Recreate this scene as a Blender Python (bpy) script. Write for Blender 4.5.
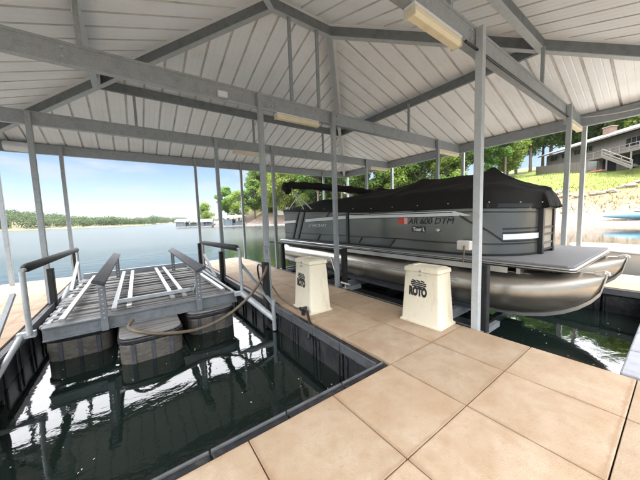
import bpy, math, random
import numpy as np
from mathutils import Vector, Matrix
random.seed(7); np.random.seed(7)
S = bpy.context.scene
for o in list(bpy.data.objects): bpy.data.objects.remove(o)
COL = S.collection
R = math.radians

# ------------------------------------------------------------------ camera
cd = bpy.data.cameras.new('camera'); cam = bpy.data.objects.new('camera', cd); COL.objects.link(cam)
F, YAW, PIT, ROL = 262.03, .620184, -.0858682, -.0332051
fw = Vector((math.sin(YAW)*math.cos(PIT), math.cos(YAW)*math.cos(PIT), math.sin(PIT)))
rt = Vector((math.cos(YAW), -math.sin(YAW), 0)); up = rt.cross(fw)
r2 = rt*math.cos(ROL)+up*math.sin(ROL); u2 = -rt*math.sin(ROL)+up*math.cos(ROL)
M = Matrix((r2, u2, -fw)).transposed().to_4x4(); M.translation = (0, 0, 1.6)
cam.matrix_world = M
cd.sensor_width = 36; cd.lens = F/640*36; cd.clip_start = .05; cd.clip_end = 3000
S.camera = cam

# ------------------------------------------------------------------ world, sun, exposure
SUN_EL, SUN_AZ = R(72), R(152)          # azimuth measured from +Y towards +X
w = bpy.data.worlds.new('World'); S.world = w; w.use_nodes = True
nt = w.node_tree; nt.nodes.clear()
def N(t, typ, **kw):
    n = t.nodes.new(typ)
    for k, v in kw.items(): setattr(n, k, v)
    return n
out = N(nt, 'ShaderNodeOutputWorld'); bg = N(nt, 'ShaderNodeBackground'); bg.inputs[1].default_value = .05
sky = N(nt, 'ShaderNodeTexSky'); sky.sky_type = 'NISHITA'; sky.sun_disc = False
sky.sun_elevation = SUN_EL; sky.sun_rotation = SUN_AZ; sky.air_density = 1.0; sky.dust_density = .1; sky.ozone_density = 1.4
tc = N(nt, 'ShaderNodeTexCoord'); sp = N(nt, 'ShaderNodeSeparateXYZ'); nt.links.new(tc.outputs['Generated'], sp.inputs[0])
ad = N(nt, 'ShaderNodeMath', operation='ADD'); ad.inputs[1].default_value = .22; nt.links.new(sp.outputs[2], ad.inputs[0])
mx = N(nt, 'ShaderNodeMath', operation='MAXIMUM'); mx.inputs[1].default_value = .04; nt.links.new(ad.outputs[0], mx.inputs[0])
dx = N(nt, 'ShaderNodeMath', operation='DIVIDE'); dy = N(nt, 'ShaderNodeMath', operation='DIVIDE')
nt.links.new(sp.outputs[0], dx.inputs[0]); nt.links.new(mx.outputs[0], dx.inputs[1])
nt.links.new(sp.outputs[1], dy.inputs[0]); nt.links.new(mx.outputs[0], dy.inputs[1])
cb = N(nt, 'ShaderNodeCombineXYZ'); nt.links.new(dx.outputs[0], cb.inputs[0]); nt.links.new(dy.outputs[0], cb.inputs[1])
nz = N(nt, 'ShaderNodeTexNoise'); nz.inputs['Scale'].default_value = 1.5; nz.inputs['Detail'].default_value = 7; nz.inputs['Roughness'].default_value = .55; nz.inputs['Distortion'].default_value = .3
nt.links.new(cb.outputs[0], nz.inputs['Vector'])
rp = N(nt, 'ShaderNodeValToRGB'); rp.color_ramp.elements[0].position = .48; rp.color_ramp.elements[1].position = .66
nt.links.new(nz.outputs[0], rp.inputs[0])
mm = N(nt, 'ShaderNodeMath', operation='MULTIPLY'); mm.inputs[1].default_value = .85; nt.links.new(rp.outputs[0], mm.inputs[0])
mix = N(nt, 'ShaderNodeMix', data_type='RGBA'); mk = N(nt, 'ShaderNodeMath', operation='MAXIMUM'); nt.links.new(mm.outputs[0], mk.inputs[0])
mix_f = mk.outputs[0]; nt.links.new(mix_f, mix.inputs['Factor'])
gain = N(nt, 'ShaderNodeVectorMath', operation='SCALE'); gain.inputs['Scale'].default_value = .94; nt.links.new(sky.outputs[0], gain.inputs[0])
hz = N(nt, 'ShaderNodeMapRange', interpolation_type='SMOOTHSTEP'); hz.inputs[1].default_value = -.02; hz.inputs[2].default_value = .16; hz.inputs[3].default_value = .4; hz.inputs[4].default_value = 0; nt.links.new(sp.outputs[2], hz.inputs[0])
hm = N(nt, 'ShaderNodeMix', data_type='RGBA'); nt.links.new(hz.outputs[0], hm.inputs['Factor']); nt.links.new(gain.outputs[0], hm.inputs[6]); hm.inputs[7].default_value = (3.1, 4.4, 6.1, 1)
nt.links.new(hm.outputs[2], mix.inputs[6]); 
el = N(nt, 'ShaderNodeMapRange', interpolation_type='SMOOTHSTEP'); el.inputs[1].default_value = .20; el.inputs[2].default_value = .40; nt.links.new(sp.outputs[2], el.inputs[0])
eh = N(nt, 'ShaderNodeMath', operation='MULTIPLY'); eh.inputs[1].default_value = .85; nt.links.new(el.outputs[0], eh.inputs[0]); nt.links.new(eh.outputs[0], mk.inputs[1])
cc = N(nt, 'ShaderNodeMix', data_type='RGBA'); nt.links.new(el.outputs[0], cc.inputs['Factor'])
cc.inputs[6].default_value = (4.6, 5.0, 5.6, 1); cc.inputs[7].default_value = (58, 58, 60, 1); nt.links.new(cc.outputs[2], mix.inputs[7])  # high cloud above the view, added extra bright to light deck and slip water
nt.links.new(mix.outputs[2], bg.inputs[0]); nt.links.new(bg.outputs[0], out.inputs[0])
sl = bpy.data.lights.new('sun', 'SUN'); sl.energy = 3.0; sl.angle = R(.5); sl.color = (1, .95, .87)
so = bpy.data.objects.new('sun', sl); COL.objects.link(so)
sd = Vector((math.sin(SUN_AZ)*math.cos(SUN_EL), math.cos(SUN_AZ)*math.cos(SUN_EL), math.sin(SUN_EL)))
so.rotation_euler = sd.to_track_quat('Z', 'Y').to_euler(); so.location = (30, -8, 60)
S.view_settings.view_transform = 'Standard'; S.view_settings.look = 'None'; S.view_settings.gamma = 1
S.view_settings.use_curve_mapping = False; S.view_settings.exposure = 1.75
S.render.engine = 'CYCLES'
S.cycles.max_bounces = 10; S.cycles.diffuse_bounces = 6; S.cycles.glossy_bounces = 5; S.cycles.transmission_bounces = 4
S.cycles.sample_clamp_indirect = 6

# ------------------------------------------------------------------ materials
MATS = {}
def mat(name, col, rough=.6, metal=0., noise=None, bump=None, spec=None, island=0., extra=None):
    """noise = list of (scale, detail, low, high, colour, strength) blended in object space; bump = (scale, strength, distance)"""
    m = bpy.data.materials.new(name); m.use_nodes = True; t = m.node_tree
    b = t.nodes['Principled BSDF']; b.inputs['Roughness'].default_value = rough; b.inputs['Metallic'].default_value = metal
    if spec is not None: b.inputs['Specular IOR Level'].default_value = spec
    tcn = N(t, 'ShaderNodeTexCoord'); cur = N(t, 'ShaderNodeRGB'); cur.outputs[0].default_value = (*col, 1); c = cur.outputs[0]
    vec = tcn.outputs['Object']
    if noise:
        for e in noise:
            sc, det, lo, hi, cc, st = e[:6]; stretch = e[6] if len(e) > 6 else None
            mp = N(t, 'ShaderNodeMapping'); t.links.new(vec, mp.inputs[0])
            if stretch: mp.inputs['Scale'].default_value = stretch
            n = N(t, 'ShaderNodeTexNoise'); n.inputs['Scale'].default_value = sc; n.inputs['Detail'].default_value = det; n.inputs['Roughness'].default_value = .6
            t.links.new(mp.outputs[0], n.inputs['Vector'])
            mr = N(t, 'ShaderNodeMapRange'); mr.inputs[1].default_value = lo; mr.inputs[2].default_value = hi; mr.inputs[4].default_value = st
            t.links.new(n.outputs[0], mr.inputs[0])
            x = N(t, 'ShaderNodeMix', data_type='RGBA'); t.links.new(mr.outputs[0], x.inputs['Factor']); t.links.new(c, x.inputs[6]); x.inputs[7].default_value = (*cc, 1); c = x.outputs[2]
    if island:
        g = N(t, 'ShaderNodeNewGeometry'); mr = N(t, 'ShaderNodeMapRange'); mr.inputs[3].default_value = 1-island; mr.inputs[4].default_value = 1+island
        t.links.new(g.outputs['Random Per Island'], mr.inputs[0])
        x = N(t, 'ShaderNodeVectorMath', operation='SCALE'); t.links.new(c, x.inputs[0]); t.links.new(mr.outputs[0], x.inputs['Scale']); c = x.outputs[0]
    t.links.new(c, b.inputs['Base Color'])
    if bump:
        n = N(t, 'ShaderNodeTexNoise'); n.inputs['Scale'].default_value = bump[0]; n.inputs['Detail'].default_value = 5; t.links.new(vec, n.inputs['Vector'])
        bp = N(t, 'ShaderNodeBump'); bp.inputs['Strength'].default_value = bump[1]; bp.inputs['Distance'].default_value = bump[2]
        t.links.new(n.outputs[0], bp.inputs['Height']); t.links.new(bp.outputs[0], b.inputs['Normal'])
    MATS[name] = m
    return m
steel = mat('galvanised_steel', (.33, .36, .375), .5, .25, [(9, 6, .45, .75, (.235, .25, .26), .7), (55, 2, .45, .7, (.44, .46, .47), .5), (2.2, 4, .62, .75, (.23, .17, .11), .5)], (60, .12, .004))
pale_steel = mat('pale_galvanised', (.43, .47, .49), .5, .2, [(9, 6, .45, .75, (.33, .34, .33), .7), (70, 2, .45, .7, (.60, .60, .58), .5)], (60, .12, .004))
dark_steel = mat('weathered_purlin', (.21, .228, .24), .55, .2, [(7, 6, .45, .75, (.11, .118, .124), .7), (40, 3, .5, .75, (.22, .235, .24), .5)], (50, .15, .004))
roofm = mat('roof_sheet', (.85, .88, .905), .38, 0, [(1.3, 5, .5, .75, (.66, .61, .55), .35), (14, 3, .58, .8, (.54, .50, .45), .25), (.6, 3, .5, .7, (.80, .82, .83), .4)], (90, .05, .003))
ribm = mat('roof_rib_dust_shade', (.68, .685, .685), .5, 0, [(2.5, 4, .45, .7, (.42, .40, .37), .65), (9, 3, .5, .75, (.62, .58, .52), .5)], (90, .05, .003))  # ribs darker than the sheet: dust plus groove shading put into the colour
tilem = mat('deck_tile', (.40, .305, .212), .8, 0, [(.8, 4, .42, .7, (.44, .37, .275), .8), (2.4, 10, .42, .66, (.295, .19, .105), .8), (7, 10, .47, .70, (.30, .195, .11), .7), (1.1, 8, .52, .68, (.32, .215, .13), .6), (20, 6, .60, .70, (.22, .14, .08), .5), (45, 5, .44, .66, (.36, .265, .175), .55), (160, 2, .4, .7, (.37, .28, .185), .5), (340, 1, .62, .70, (.19, .13, .08), .7)], (110, .7, .004), island=.09)
def seam_stain(m, x0, y0, p):
    t = m.node_tree; b = t.nodes['Principled BSDF']; src = b.inputs['Base Color'].links[0].from_socket
    tcn = N(t, 'ShaderNodeTexCoord'); sx = N(t, 'ShaderNodeSeparateXYZ'); t.links.new(tcn.outputs['Object'], sx.inputs[0])
    ds = []
    for k, o_ in ((0, x0), (1, y0)):
        a = N(t, 'ShaderNodeMath', operation='SUBTRACT'); a.inputs[1].default_value = o_; t.links.new(sx.outputs[k], a.inputs[0])
        f = N(t, 'ShaderNodeMath', operation='PINGPONG'); f.inputs[1].default_value = p/2; t.links.new(a.outputs[0], f.inputs[0]); ds.append(f.outputs[0])
    mn = N(t, 'ShaderNodeMath', operation='MINIMUM'); t.links.new(ds[0], mn.inputs[0]); t.links.new(ds[1], mn.inputs[1])
    n = N(t, 'ShaderNodeTexNoise'); n.inputs['Scale'].default_value = 3.2; n.inputs['Detail'].default_value = 7; n.inputs['Roughness'].default_value = .7; t.links.new(tcn.outputs['Object'], n.inputs['Vector'])
    wd = N(t, 'ShaderNodeMapRange'); wd.inputs[1].default_value = .38; wd.inputs[2].default_value = .72; wd.inputs[3].default_value = .004; wd.inputs[4].default_value = .065; t.links.new(n.outputs[0], wd.inputs[0])
    q = N(t, 'ShaderNodeMath', operation='DIVIDE'); t.links.new(mn.outputs[0], q.inputs[0]); t.links.new(wd.outputs[0], q.inputs[1])
    r = N(t, 'ShaderNodeMapRange'); r.inputs[1].default_value = 0; r.inputs[2].default_value = 1; r.inputs[3].default_value = .5; r.inputs[4].default_value = 0; t.links.new(q.outputs[0], r.inputs[0])
    x = N(t, 'ShaderNodeMix', data_type='RGBA'); t.links.new(r.outputs[0], x.inputs['Factor']); t.links.new(src, x.inputs[6]); x.inputs[7].default_value = (.22, .125, .06, 1)
    t.links.new(x.outputs[2], b.inputs['Base Color'])
seam_stain(tilem, 2.15, 1.783, .785)
gapm = mat('tile_gap', (.05, .026, .014), .9)
blackp = mat('black_float_plastic', (.013, .014, .016), .42, 0, [(5, 5, .5, .75, (.06, .06, .058), .7), (30, 3, .58, .72, (.12, .12, .115), .6)], (40, .3, .004))
bumperm = mat('bumper_rubber', (.013, .0135, .015), .5, 0, [(9, 5, .5, .75, (.055, .055, .057), .7), (3, 4, .6, .75, (.16, .13, .10), .5)], (70, .3, .003))
lipm = mat('worn_lip', (.11, .115, .12), .5, .3, [(12, 5, .5, .7, (.06, .06, .065), .8)])
greyrail = mat('grey_bumper', (.30, .31, .34), .6, 0, [(8, 5, .45, .7, (.20, .20, .22), .6)])
rubber = mat('black_foam', (.012, .012, .013), .75, 0, [(15, 4, .5, .75, (.04, .04, .04), .6)], (80, .3, .002))
cream = mat('cream_plastic', (.66, .61, .47), .45, 0, [(2.5, 4, .5, .75, (.58, .51, .36), .5), (40, 3, .62, .75, (.44, .38, .27), .3), (6, 5, .56, .72, (.46, .38, .25), .45, (1.5, 1.5, .5))], (180, .08, .002))
ink = mat('black_print', (.015, .015, .017), .5, 0, [(30, 3, .55, .7, (.06, .06, .06), .5)])
diffus = mat('yellowed_diffuser', (.78, .70, .50), .35, 0, [(6, 3, .5, .75, (.68, .56, .34), .6)])
gun = mat('gunmetal_panel', (.15, .155, .15), .24, .6, [(2, 3, .45, .7, (.115, .12, .115), .5), (25, 3, .6, .75, (.22, .22, .21), .2)])
white_trim = mat('white_trim', (.72, .74, .76), .35, .1, [(8, 3, .55, .75, (.6, .61, .62), .5)])
blackrail = mat('black_rail', (.010, .010, .011), .35)
clothm = mat('black_canvas', (.016, .0155, .015), .85, 0, [(6, 5, .5, .75, (.024, .022, .020), .8), (1.2, 3, .5, .7, (.008, .008, .008), .5)], (420, .35, .002), spec=.25)
alum = mat('pontoon_aluminium', (.52, .485, .42), .30, .9, [(3, 5, .45, .7, (.36, .33, .29), .6, (1, .25, 1)), (14, 4, .55, .75, (.30, .28, .25), .5, (1, .3, 2))], (30, .06, .004))
alumb = mat('bright_aluminium', (.66, .66, .65), .3, .8, [(12, 4, .5, .75, (.45, .45, .44), .5)])
carpet = mat('grey_deck_vinyl', (.17, .17, .175), .8, 0, [(60, 3, .45, .7, (.12, .12, .122), .6), (3, 3, .5, .7, (.21, .21, .21), .5)], (250, .3, .002))
wetwood = mat('weathered_plank', (.24, .235, .225), .8, 0, [(5, 6, .45, .7, (.07, .068, .065), .8, (.25, 4, 1)), (3, 4, .55, .75, (.30, .29, .27), .6, (.4, 3, 1))], (40, .4, .004))
scum = mat('tank_side', (.115, .104, .086), .6, .1, [(6, 6, .45, .7, (.05, .045, .036), .85, (1, 1, 3.5)), (18, 4, .55, .75, (.26, .235, .19), .5)], (30, .3, .005))
bunkm = mat('bunk_carpet', (.05, .052, .06), .75, 0, [(5, 4, .5, .7, (.10, .10, .115), .7, (3, .4, 3))], (200, .4, .003))
hosem = mat('brown_hose', (.15, .115, .075), .6, 0, [(12, 4, .5, .7, (.08, .06, .04), .7)])
blackhose = mat('black_hose', (.015, .015, .016), .45)
stick_r = mat('red_sticker', (.62, .07, .035), .5); stick_w = mat('pink_sticker', (.75, .42, .36), .5)
hullw = mat('white_hull', (.66, .63, .57), .35, 0, [(3, 4, .5, .75, (.55, .51, .44), .5)])
kayakb = mat('blue_kayak', (.09, .22, .30), .6, 0, [(4, 3, .5, .7, (.14, .27, .33), .5)])
bark = mat('bark', (.14, .115, .09), .9, 0, [(4, 5, .45, .7, (.07, .055, .042), .8, (3, 3, .5)), (9, 4, .55, .75, (.24, .21, .18), .5)], (12, .6, .03))
siding = mat('grey_wood_siding', (.12, .106, .092), .8, 0, [(2, 5, .45, .7, (.085, .075, .065), .6, (4, 4, .4)), (8, 4, .55, .75, (.17, .155, .135), .4)])
shingle = mat('grey_shingle', (.17, .168, .165), .85, 0, [(3, 5, .45, .7, (.18, .175, .17), .7), (25, 3, .5, .75, (.32, .31, .30), .5)])
brick = mat('chimney_brick', (.16, .10, .075), .85, 0, [(6, 4, .45, .7, (.20, .15, .115), .7)])
glassd = mat('dark_window', (.012, .014, .016), .08)
trimw = mat('pale_trim', (.13, .118, .105), .6)
redwood = mat('red_bench', (.42, .13, .07), .7)
stone = mat('stone', (.27, .23, .185), .9, 0, [(4, 5, .45, .7, (.15, .13, .11), .7)], (9, .6, .05))
gatem = mat('tan_gate', (.30, .265, .20), .5, .1, [(5, 3, .5, .7, (.24, .21, .16), .5)])
bluegrey = mat('blue_grey_metal', (.11, .14, .16), .5, 0, [(2, 4, .5, .7, (.15, .18, .20), .6)])
tealroof = mat('pale_roof_metal', (.13, .15, .165), .45, .1, [(2, 4, .5, .7, (.10, .12, .13), .6)])

def leafmat(name, c1, c2, c3):
    m = bpy.data.materials.new(name); m.use_nodes = True; t = m.node_tree; t.nodes.clear()
    o = N(t, 'ShaderNodeOutputMaterial'); g = N(t, 'ShaderNodeNewGeometry'); oi = N(t, 'ShaderNodeObjectInfo')
    r = N(t, 'ShaderNodeValToRGB'); r.color_ramp.elements[0].color = (*c1, 1); r.color_ramp.elements[1].color = (*c3, 1)
    e = r.color_ramp.elements.new(.55); e.color = (*c2, 1)
    t.links.new(g.outputs['Random Per Island'], r.inputs[0])
    hs = N(t, 'ShaderNodeHueSaturation'); t.links.new(r.outputs[0], hs.inputs['Color'])
    mr = N(t, 'ShaderNodeMapRange'); mr.inputs[3].default_value = .75; mr.inputs[4].default_value = 1.3; t.links.new(oi.outputs['Random'], mr.inputs[0]); t.links.new(mr.outputs[0], hs.inputs['Value'])
    mh = N(t, 'ShaderNodeMapRange'); mh.inputs[3].default_value = .485; mh.inputs[4].default_value = .515; t.links.new(oi.outputs['Random'], mh.inputs[0]); t.links.new(mh.outputs[0], hs.inputs['Hue'])
    d = N(t, 'ShaderNodeBsdfPrincipled'); d.inputs['Roughness'].default_value = .55; t.links.new(hs.outputs[0], d.inputs['Base Color'])
    tr = N(t, 'ShaderNodeBsdfTranslucent'); t.links.new(hs.outputs[0], tr.inputs[0])
    x = N(t, 'ShaderNodeMixShader'); x.inputs[0].default_value = .5; t.links.new(d.outputs[0], x.inputs[1]); t.links.new(tr.outputs[0], x.inputs[2])
    t.links.new(x.outputs[0], o.inputs[0]); return m
leaf = leafmat('leaf_green', (.045, .10, .014), (.10, .19, .022), (.165, .25, .032))
leaf_y = leafmat('leaf_yellowgreen', (.095, .16, .018), (.165, .25, .027), (.24, .32, .04))
leaf_d = leafmat('leaf_far', (.035, .066, .022), (.055, .10, .03), (.085, .135, .042))

def watermat():
    m = bpy.data.materials.new('lake_water'); m.use_nodes = True; t = m.node_tree; b = t.nodes['Principled BSDF']
    b.inputs['Base Color'].default_value = (.006, .011, .009, 1); b.inputs['Roughness'].default_value = .015; b.inputs['IOR'].default_value = 1.42
    b.inputs['Specular IOR Level'].default_value = .65
    tcn = N(t, 'ShaderNodeTexCoord')
    n1 = N(t, 'ShaderNodeTexNoise'); n1.inputs['Scale'].default_value = 1.9; n1.inputs['Detail'].default_value = 5; n1.inputs['Distortion'].default_value = .4
    mp = N(t, 'ShaderNodeMapping'); mp.inputs['Scale'].default_value = (1, 1.6, 1); mp.inputs['Rotation'].default_value = (0, 0, .5); t.links.new(tcn.outputs['Object'], mp.inputs[0]); t.links.new(mp.outputs[0], n1.inputs['Vector'])
    n2 = N(t, 'ShaderNodeTexNoise'); n2.inputs['Scale'].default_value = .8; n2.inputs['Detail'].default_value = 4; t.links.new(mp.outputs[0], n2.inputs['Vector'])
    # open water is ruffled, the slips under the roof are sheltered
    sx = N(t, 'ShaderNodeSeparateXYZ'); t.links.new(tcn.outputs['Object'], sx.inputs[0])
    mr = N(t, 'ShaderNodeMapRange'); mr.inputs[1].default_value = 9; mr.inputs[2].default_value = 22; mr.inputs[3].default_value = .0; mr.inputs[4].default_value = .07; t.links.new(sx.outputs[1], mr.inputs[0])
    b1 = N(t, 'ShaderNodeBump'); b1.inputs['Strength'].default_value = .07; b1.inputs['Distance'].default_value = .06; t.links.new(n1.outputs[0], b1.inputs['Height'])
    b2 = N(t, 'ShaderNodeBump'); b2.inputs['Distance'].default_value = .5; t.links.new(n2.outputs[0], b2.inputs['Height']); t.links.new(mr.outputs[0], b2.inputs['Strength']); t.links.new(b1.outputs[0], b2.inputs['Normal'])
    rg_ = N(t, 'ShaderNodeMapRange'); rg_.inputs[1].default_value = 10; rg_.inputs[2].default_value = 30; rg_.inputs[3].default_value = .015; rg_.inputs[4].default_value = .24; t.links.new(sx.outputs[1], rg_.inputs[0]); t.links.new(rg_.outputs[0], b.inputs['Roughness'])
    t.links.new(b2.outputs[0], b.inputs['Normal']); return m
waterm = watermat()

def groundmat():
    m = bpy.data.materials.new('shore_ground'); m.use_nodes = True; t = m.node_tree; b = t.nodes['Principled BSDF']; b.inputs['Roughness'].default_value = .95
    tcn = N(t, 'ShaderNodeTexCoord'); sx = N(t, 'ShaderNodeSeparateXYZ'); t.links.new(tcn.outputs['Object'], sx.inputs[0])
    def noise(sc, det):
        n = N(t, 'ShaderNodeTexNoise'); n.inputs['Scale'].default_value = sc; n.inputs['Detail'].default_value = det; n.inputs['Roughness'].default_value = .65; t.links.new(tcn.outputs['Object'], n.inputs['Vector']); return n.outputs[0]
    def ramp(v, lo, hi, a=0., z=1.):
        r = N(t, 'ShaderNodeMapRange'); r.inputs[1].default_value = lo; r.inputs[2].default_value = hi; r.inputs[3].default_value = a; r.inputs[4].default_value = z; t.links.new(v, r.inputs[0]); return r.outputs[0]
    def mixc(f, a, c):
        x = N(t, 'ShaderNodeMix', data_type='RGBA'); t.links.new(f, x.inputs['Factor'])
        for s_, v in ((6, a), (7, c)):
            if isinstance(v, tuple): x.inputs[s_].default_value = (*v, 1)
            else: t.links.new(v, x.inputs[s_])
        return x.outputs[2]
    gravel = mixc(ramp(noise(1.5, 8), .4, .65), (.165, .128, .105), (.125, .097, .08))
    dirt = mixc(ramp(noise(.4, 7), .4, .65), (.165, .122, .07), (.128, .094, .053))
    grass = mixc(ramp(noise(.5, 8), .38, .66), (.095, .13, .018), (.14, .155, .03))
    zz = N(t, 'ShaderNodeMath', operation='MULTIPLY_ADD'); t.links.new(noise(.22, 6), zz.inputs[0]); zz.inputs[1].default_value = 5.; t.links.new(sx.outputs[2], zz.inputs[2])
    c = mixc(ramp(zz.outputs[0], 4.2, 4.9), gravel, dirt)
    c = mixc(ramp(zz.outputs[0], 6.6, 7.4), c, grass)
    t.links.new(c, b.inputs['Base Color'])
    bp = N(t, 'ShaderNodeBump'); bp.inputs['Strength'].default_value = .6; bp.inputs['Distance'].default_value = .12; t.links.new(noise(5, 6), bp.inputs['Height']); t.links.new(bp.outputs[0], b.inputs['Normal'])
    return m
groundm = groundmat()

# ------------------------------------------------------------------ helpers
class MB:
    def __init__(s): s.v = []; s.f = []
    def add(s, vs, fs):
        k = len(s.v); s.v += [tuple(p) for p in vs]; s.f += [tuple(i+k for i in f) for f in fs]; return s
    def box(s, x0, x1, y0, y1, z0, z1):
        return s.add([(x0,y0,z0),(x1,y0,z0),(x1,y1,z0),(x0,y1,z0),(x0,y0,z1),(x1,y0,z1),(x1,y1,z1),(x0,y1,z1)],
                     [(0,3,2,1),(4,5,6,7),(0,1,5,4),(1,2,6,5),(2,3,7,6),(3,0,4,7)])
    def bar(s, p, q, w, h, upv=(0,0,1)):
        """box from p to q, width w across, height h along upv (centred)"""
        p = Vector(p); q = Vector(q); d = (q-p).normalized(); uv = Vector(upv)
        sd_ = d.cross(uv).normalized(); uu = sd_.cross(d).normalized()
        vs = []
        for c in (p, q):
            for a, b in ((-1,-1),(1,-1),(1,1),(-1,1)): vs.append(c+sd_*(a*w/2)+uu*(b*h/2))
        return s.add(vs, [(0,1,2,3),(7,6,5,4),(0,4,5,1),(1,5,6,2),(2,6,7,3),(3,7,4,0)])
    def tube(s, path, r, n=10, cap=True):
        P = [Vector(p) for p in path]; rr = r if isinstance(r, (list, tuple)) else [r]*len(P); k0 = len(s.v); prev = None
        for i, p in enumerate(P):
            d = (P[min(i+1, len(P)-1)]-P[max(i-1, 0)]).normalized()
            a = d.orthogonal().normalized() if prev is None else (prev-d*prev.dot(d)).normalized()
            prev = a; b = d.cross(a)
            for j in range(n):
                t = 2*math.pi*j/n; s.v.append(tuple(p+(a*math.cos(t)+b*math.sin(t))*rr[i]))
        for i in range(len(P)-1):
            for j in range(n):
                s.f.append((k0+i*n+j, k0+i*n+(j+1) % n, k0+(i+1)*n+(j+1) % n, k0+(i+1)*n+j))
        if cap:
            s.f.append(tuple(k0+j for j in reversed(range(n)))); s.f.append(tuple(k0+(len(P)-1)*n+j for j in range(n)))
        return s
    def prism(s, pts, axis, a, b):
        """2-D outline extruded along an axis; pts in the other two axes in order"""
        def P(u, v, t): return {'x': (t,u,v), 'y': (u,t,v), 'z': (u,v,t)}[axis]
        n = len(pts); vs = [P(u, v, a) for u, v in pts]+[P(u, v, b) for u, v in pts]
        return s.add(vs, [tuple(reversed(range(n))), tuple(range(n, 2*n))]+[(i, (i+1) % n, n+(i+1) % n, n+i) for i in range(n)])
    def grid(s, rows):
        nr, nc = len(rows), len(rows[0])
        return s.add([p for r in rows for p in r], [(i*nc+j, i*nc+j+1, (i+1)*nc+j+1, (i+1)*nc+j) for i in range(nr-1) for j in range(nc-1)])
    def strip(s, path, h0, h1, th):
        """vertical ribbon along an XY path from h0 to h1 (numbers or lists), thickness th to the left"""
        n = len(path); g = lambda h, i: h[i] if isinstance(h, (list, tuple)) else h
        nr = []
        for i in range(n):
            d = Vector(path[min(i+1, n-1)])-Vector(path[max(i-1, 0)]); d.normalize(); nr.append(Vector((-d.y, d.x)))
        k = len(s.v)
        for i, p in enumerate(path):
            q = Vector(p)+nr[i]*th
            s.v += [(p[0],p[1],g(h0,i)), (p[0],p[1],g(h1,i)), (q.x,q.y,g(h1,i)), (q.x,q.y,g(h0,i))]
        for i in range(n-1):
            a, b = k+4*i, k+4*i+4
            for j in range(4): s.f.append((a+j, a+(j+1) % 4, b+(j+1) % 4, b+j))
        s.f += [(k+3,k+2,k+1,k), (k+4*n-4,k+4*n-3,k+4*n-2,k+4*n-1)]
        return s
    def build(s, name, m, parent=None, smooth=None, bevel=0., loc=None):
        me = bpy.data.meshes.new(name)
        v = s.v
        if loc is not None: v = [(a-loc[0], b-loc[1], c-loc[2]) for a, b, c in v]
        me.from_pydata(v, [], s.f); me.materials.append(m); me.validate(); me.update()
        fixn(me)
        if smooth is not None:
            me.polygons.foreach_set('use_smooth', [True]*len(me.polygons)); me.set_sharp_from_angle(angle=R(smooth))
        o = bpy.data.objects.new(name, me); COL.objects.link(o)
        if loc is not None: o.location = loc
        if parent: o.parent = parent; 
        if parent and loc is None: o.matrix_parent_inverse = Matrix.Translation(-Vector(world_loc(parent)))
        if bevel:
            b = o.modifiers.new('bevel', 'BEVEL'); b.width = bevel; b.segments = 2; b.limit_method = 'ANGLE'; b.angle_limit = R(40)
        return o
import bmesh
def fixn(me):
    if len(me.polygons) > 30000: return
    bm = bmesh.new(); bm.from_mesh(me); bmesh.ops.recalc_face_normals(bm, faces=bm.faces); bm.to_mesh(me); bm.free()
def world_loc(o):
    l = Vector(o.location)
    while o.parent: 
        l = l + o.matrix_parent_inverse.translation; o = o.parent; l = l + Vector(o.location)
    return l
def tag(o, label=None, cat=None, group=None, kind=None):
    if label: o['label'] = label
    if cat: o['category'] = cat
    if group: o['group'] = group
    if kind: o['kind'] = kind
    return o
def thing(name, loc, label, cat, group=None):
    o = bpy.data.objects.new(name, None); o.empty_display_size = .2; COL.objects.link(o); o.location = loc
    return tag(o, label, cat, group)
def copy_tree(o, parent=None):
    c = o.copy(); COL.objects.link(c); c.parent = parent
    if parent: c.matrix_parent_inverse = o.matrix_parent_inverse.copy()
    for ch in list(o.children): copy_tree(ch, c)
    return c
def text_mesh(s, size, depth=.002, font=None, shear=0., spacing=1., bold=0.):
    cu = bpy.data.curves.new('lettering', 'FONT'); cu.body = s; cu.size = size; cu.extrude = depth; cu.shear = shear; cu.space_character = spacing; cu.offset = bold
    cu.align_x = 'LEFT'; cu.align_y = 'BOTTOM_BASELINE'
    o = bpy.data.objects.new('lettering', cu); COL.objects.link(o)
    bpy.context.view_layer.update()
    me = bpy.data.meshes.new_from_object(o.evaluated_get(bpy.context.evaluated_depsgraph_get()))
    bpy.data.objects.remove(o); bpy.data.curves.remove(cu); return me
def text_on_left_face(s, size, X, Y, Z, m, parent, name, width=None, **kw):
    """lettering on a face that looks towards -X, read towards -Y, starting at Y"""
    me = text_mesh(s, size, **kw); me.materials.append(m) if not me.materials else None
    me.materials.clear(); me.materials.append(m)
    if width:
        xs = [v.co.x for v in me.vertices]; k = width/(max(xs)-min(xs)); x0 = min(xs)
        for v in me.vertices: v.co.x = (v.co.x-x0)*k
    for v in me.vertices:
        a, b, c = v.co; v.co = (X-c, Y-a, Z+b)
    me.update()
    o = bpy.data.objects.new(name, me); COL.objects.link(o); o.parent = parent
    o.matrix_parent_inverse = Matrix.Translation(-Vector(world_loc(parent)))
    return o

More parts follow.
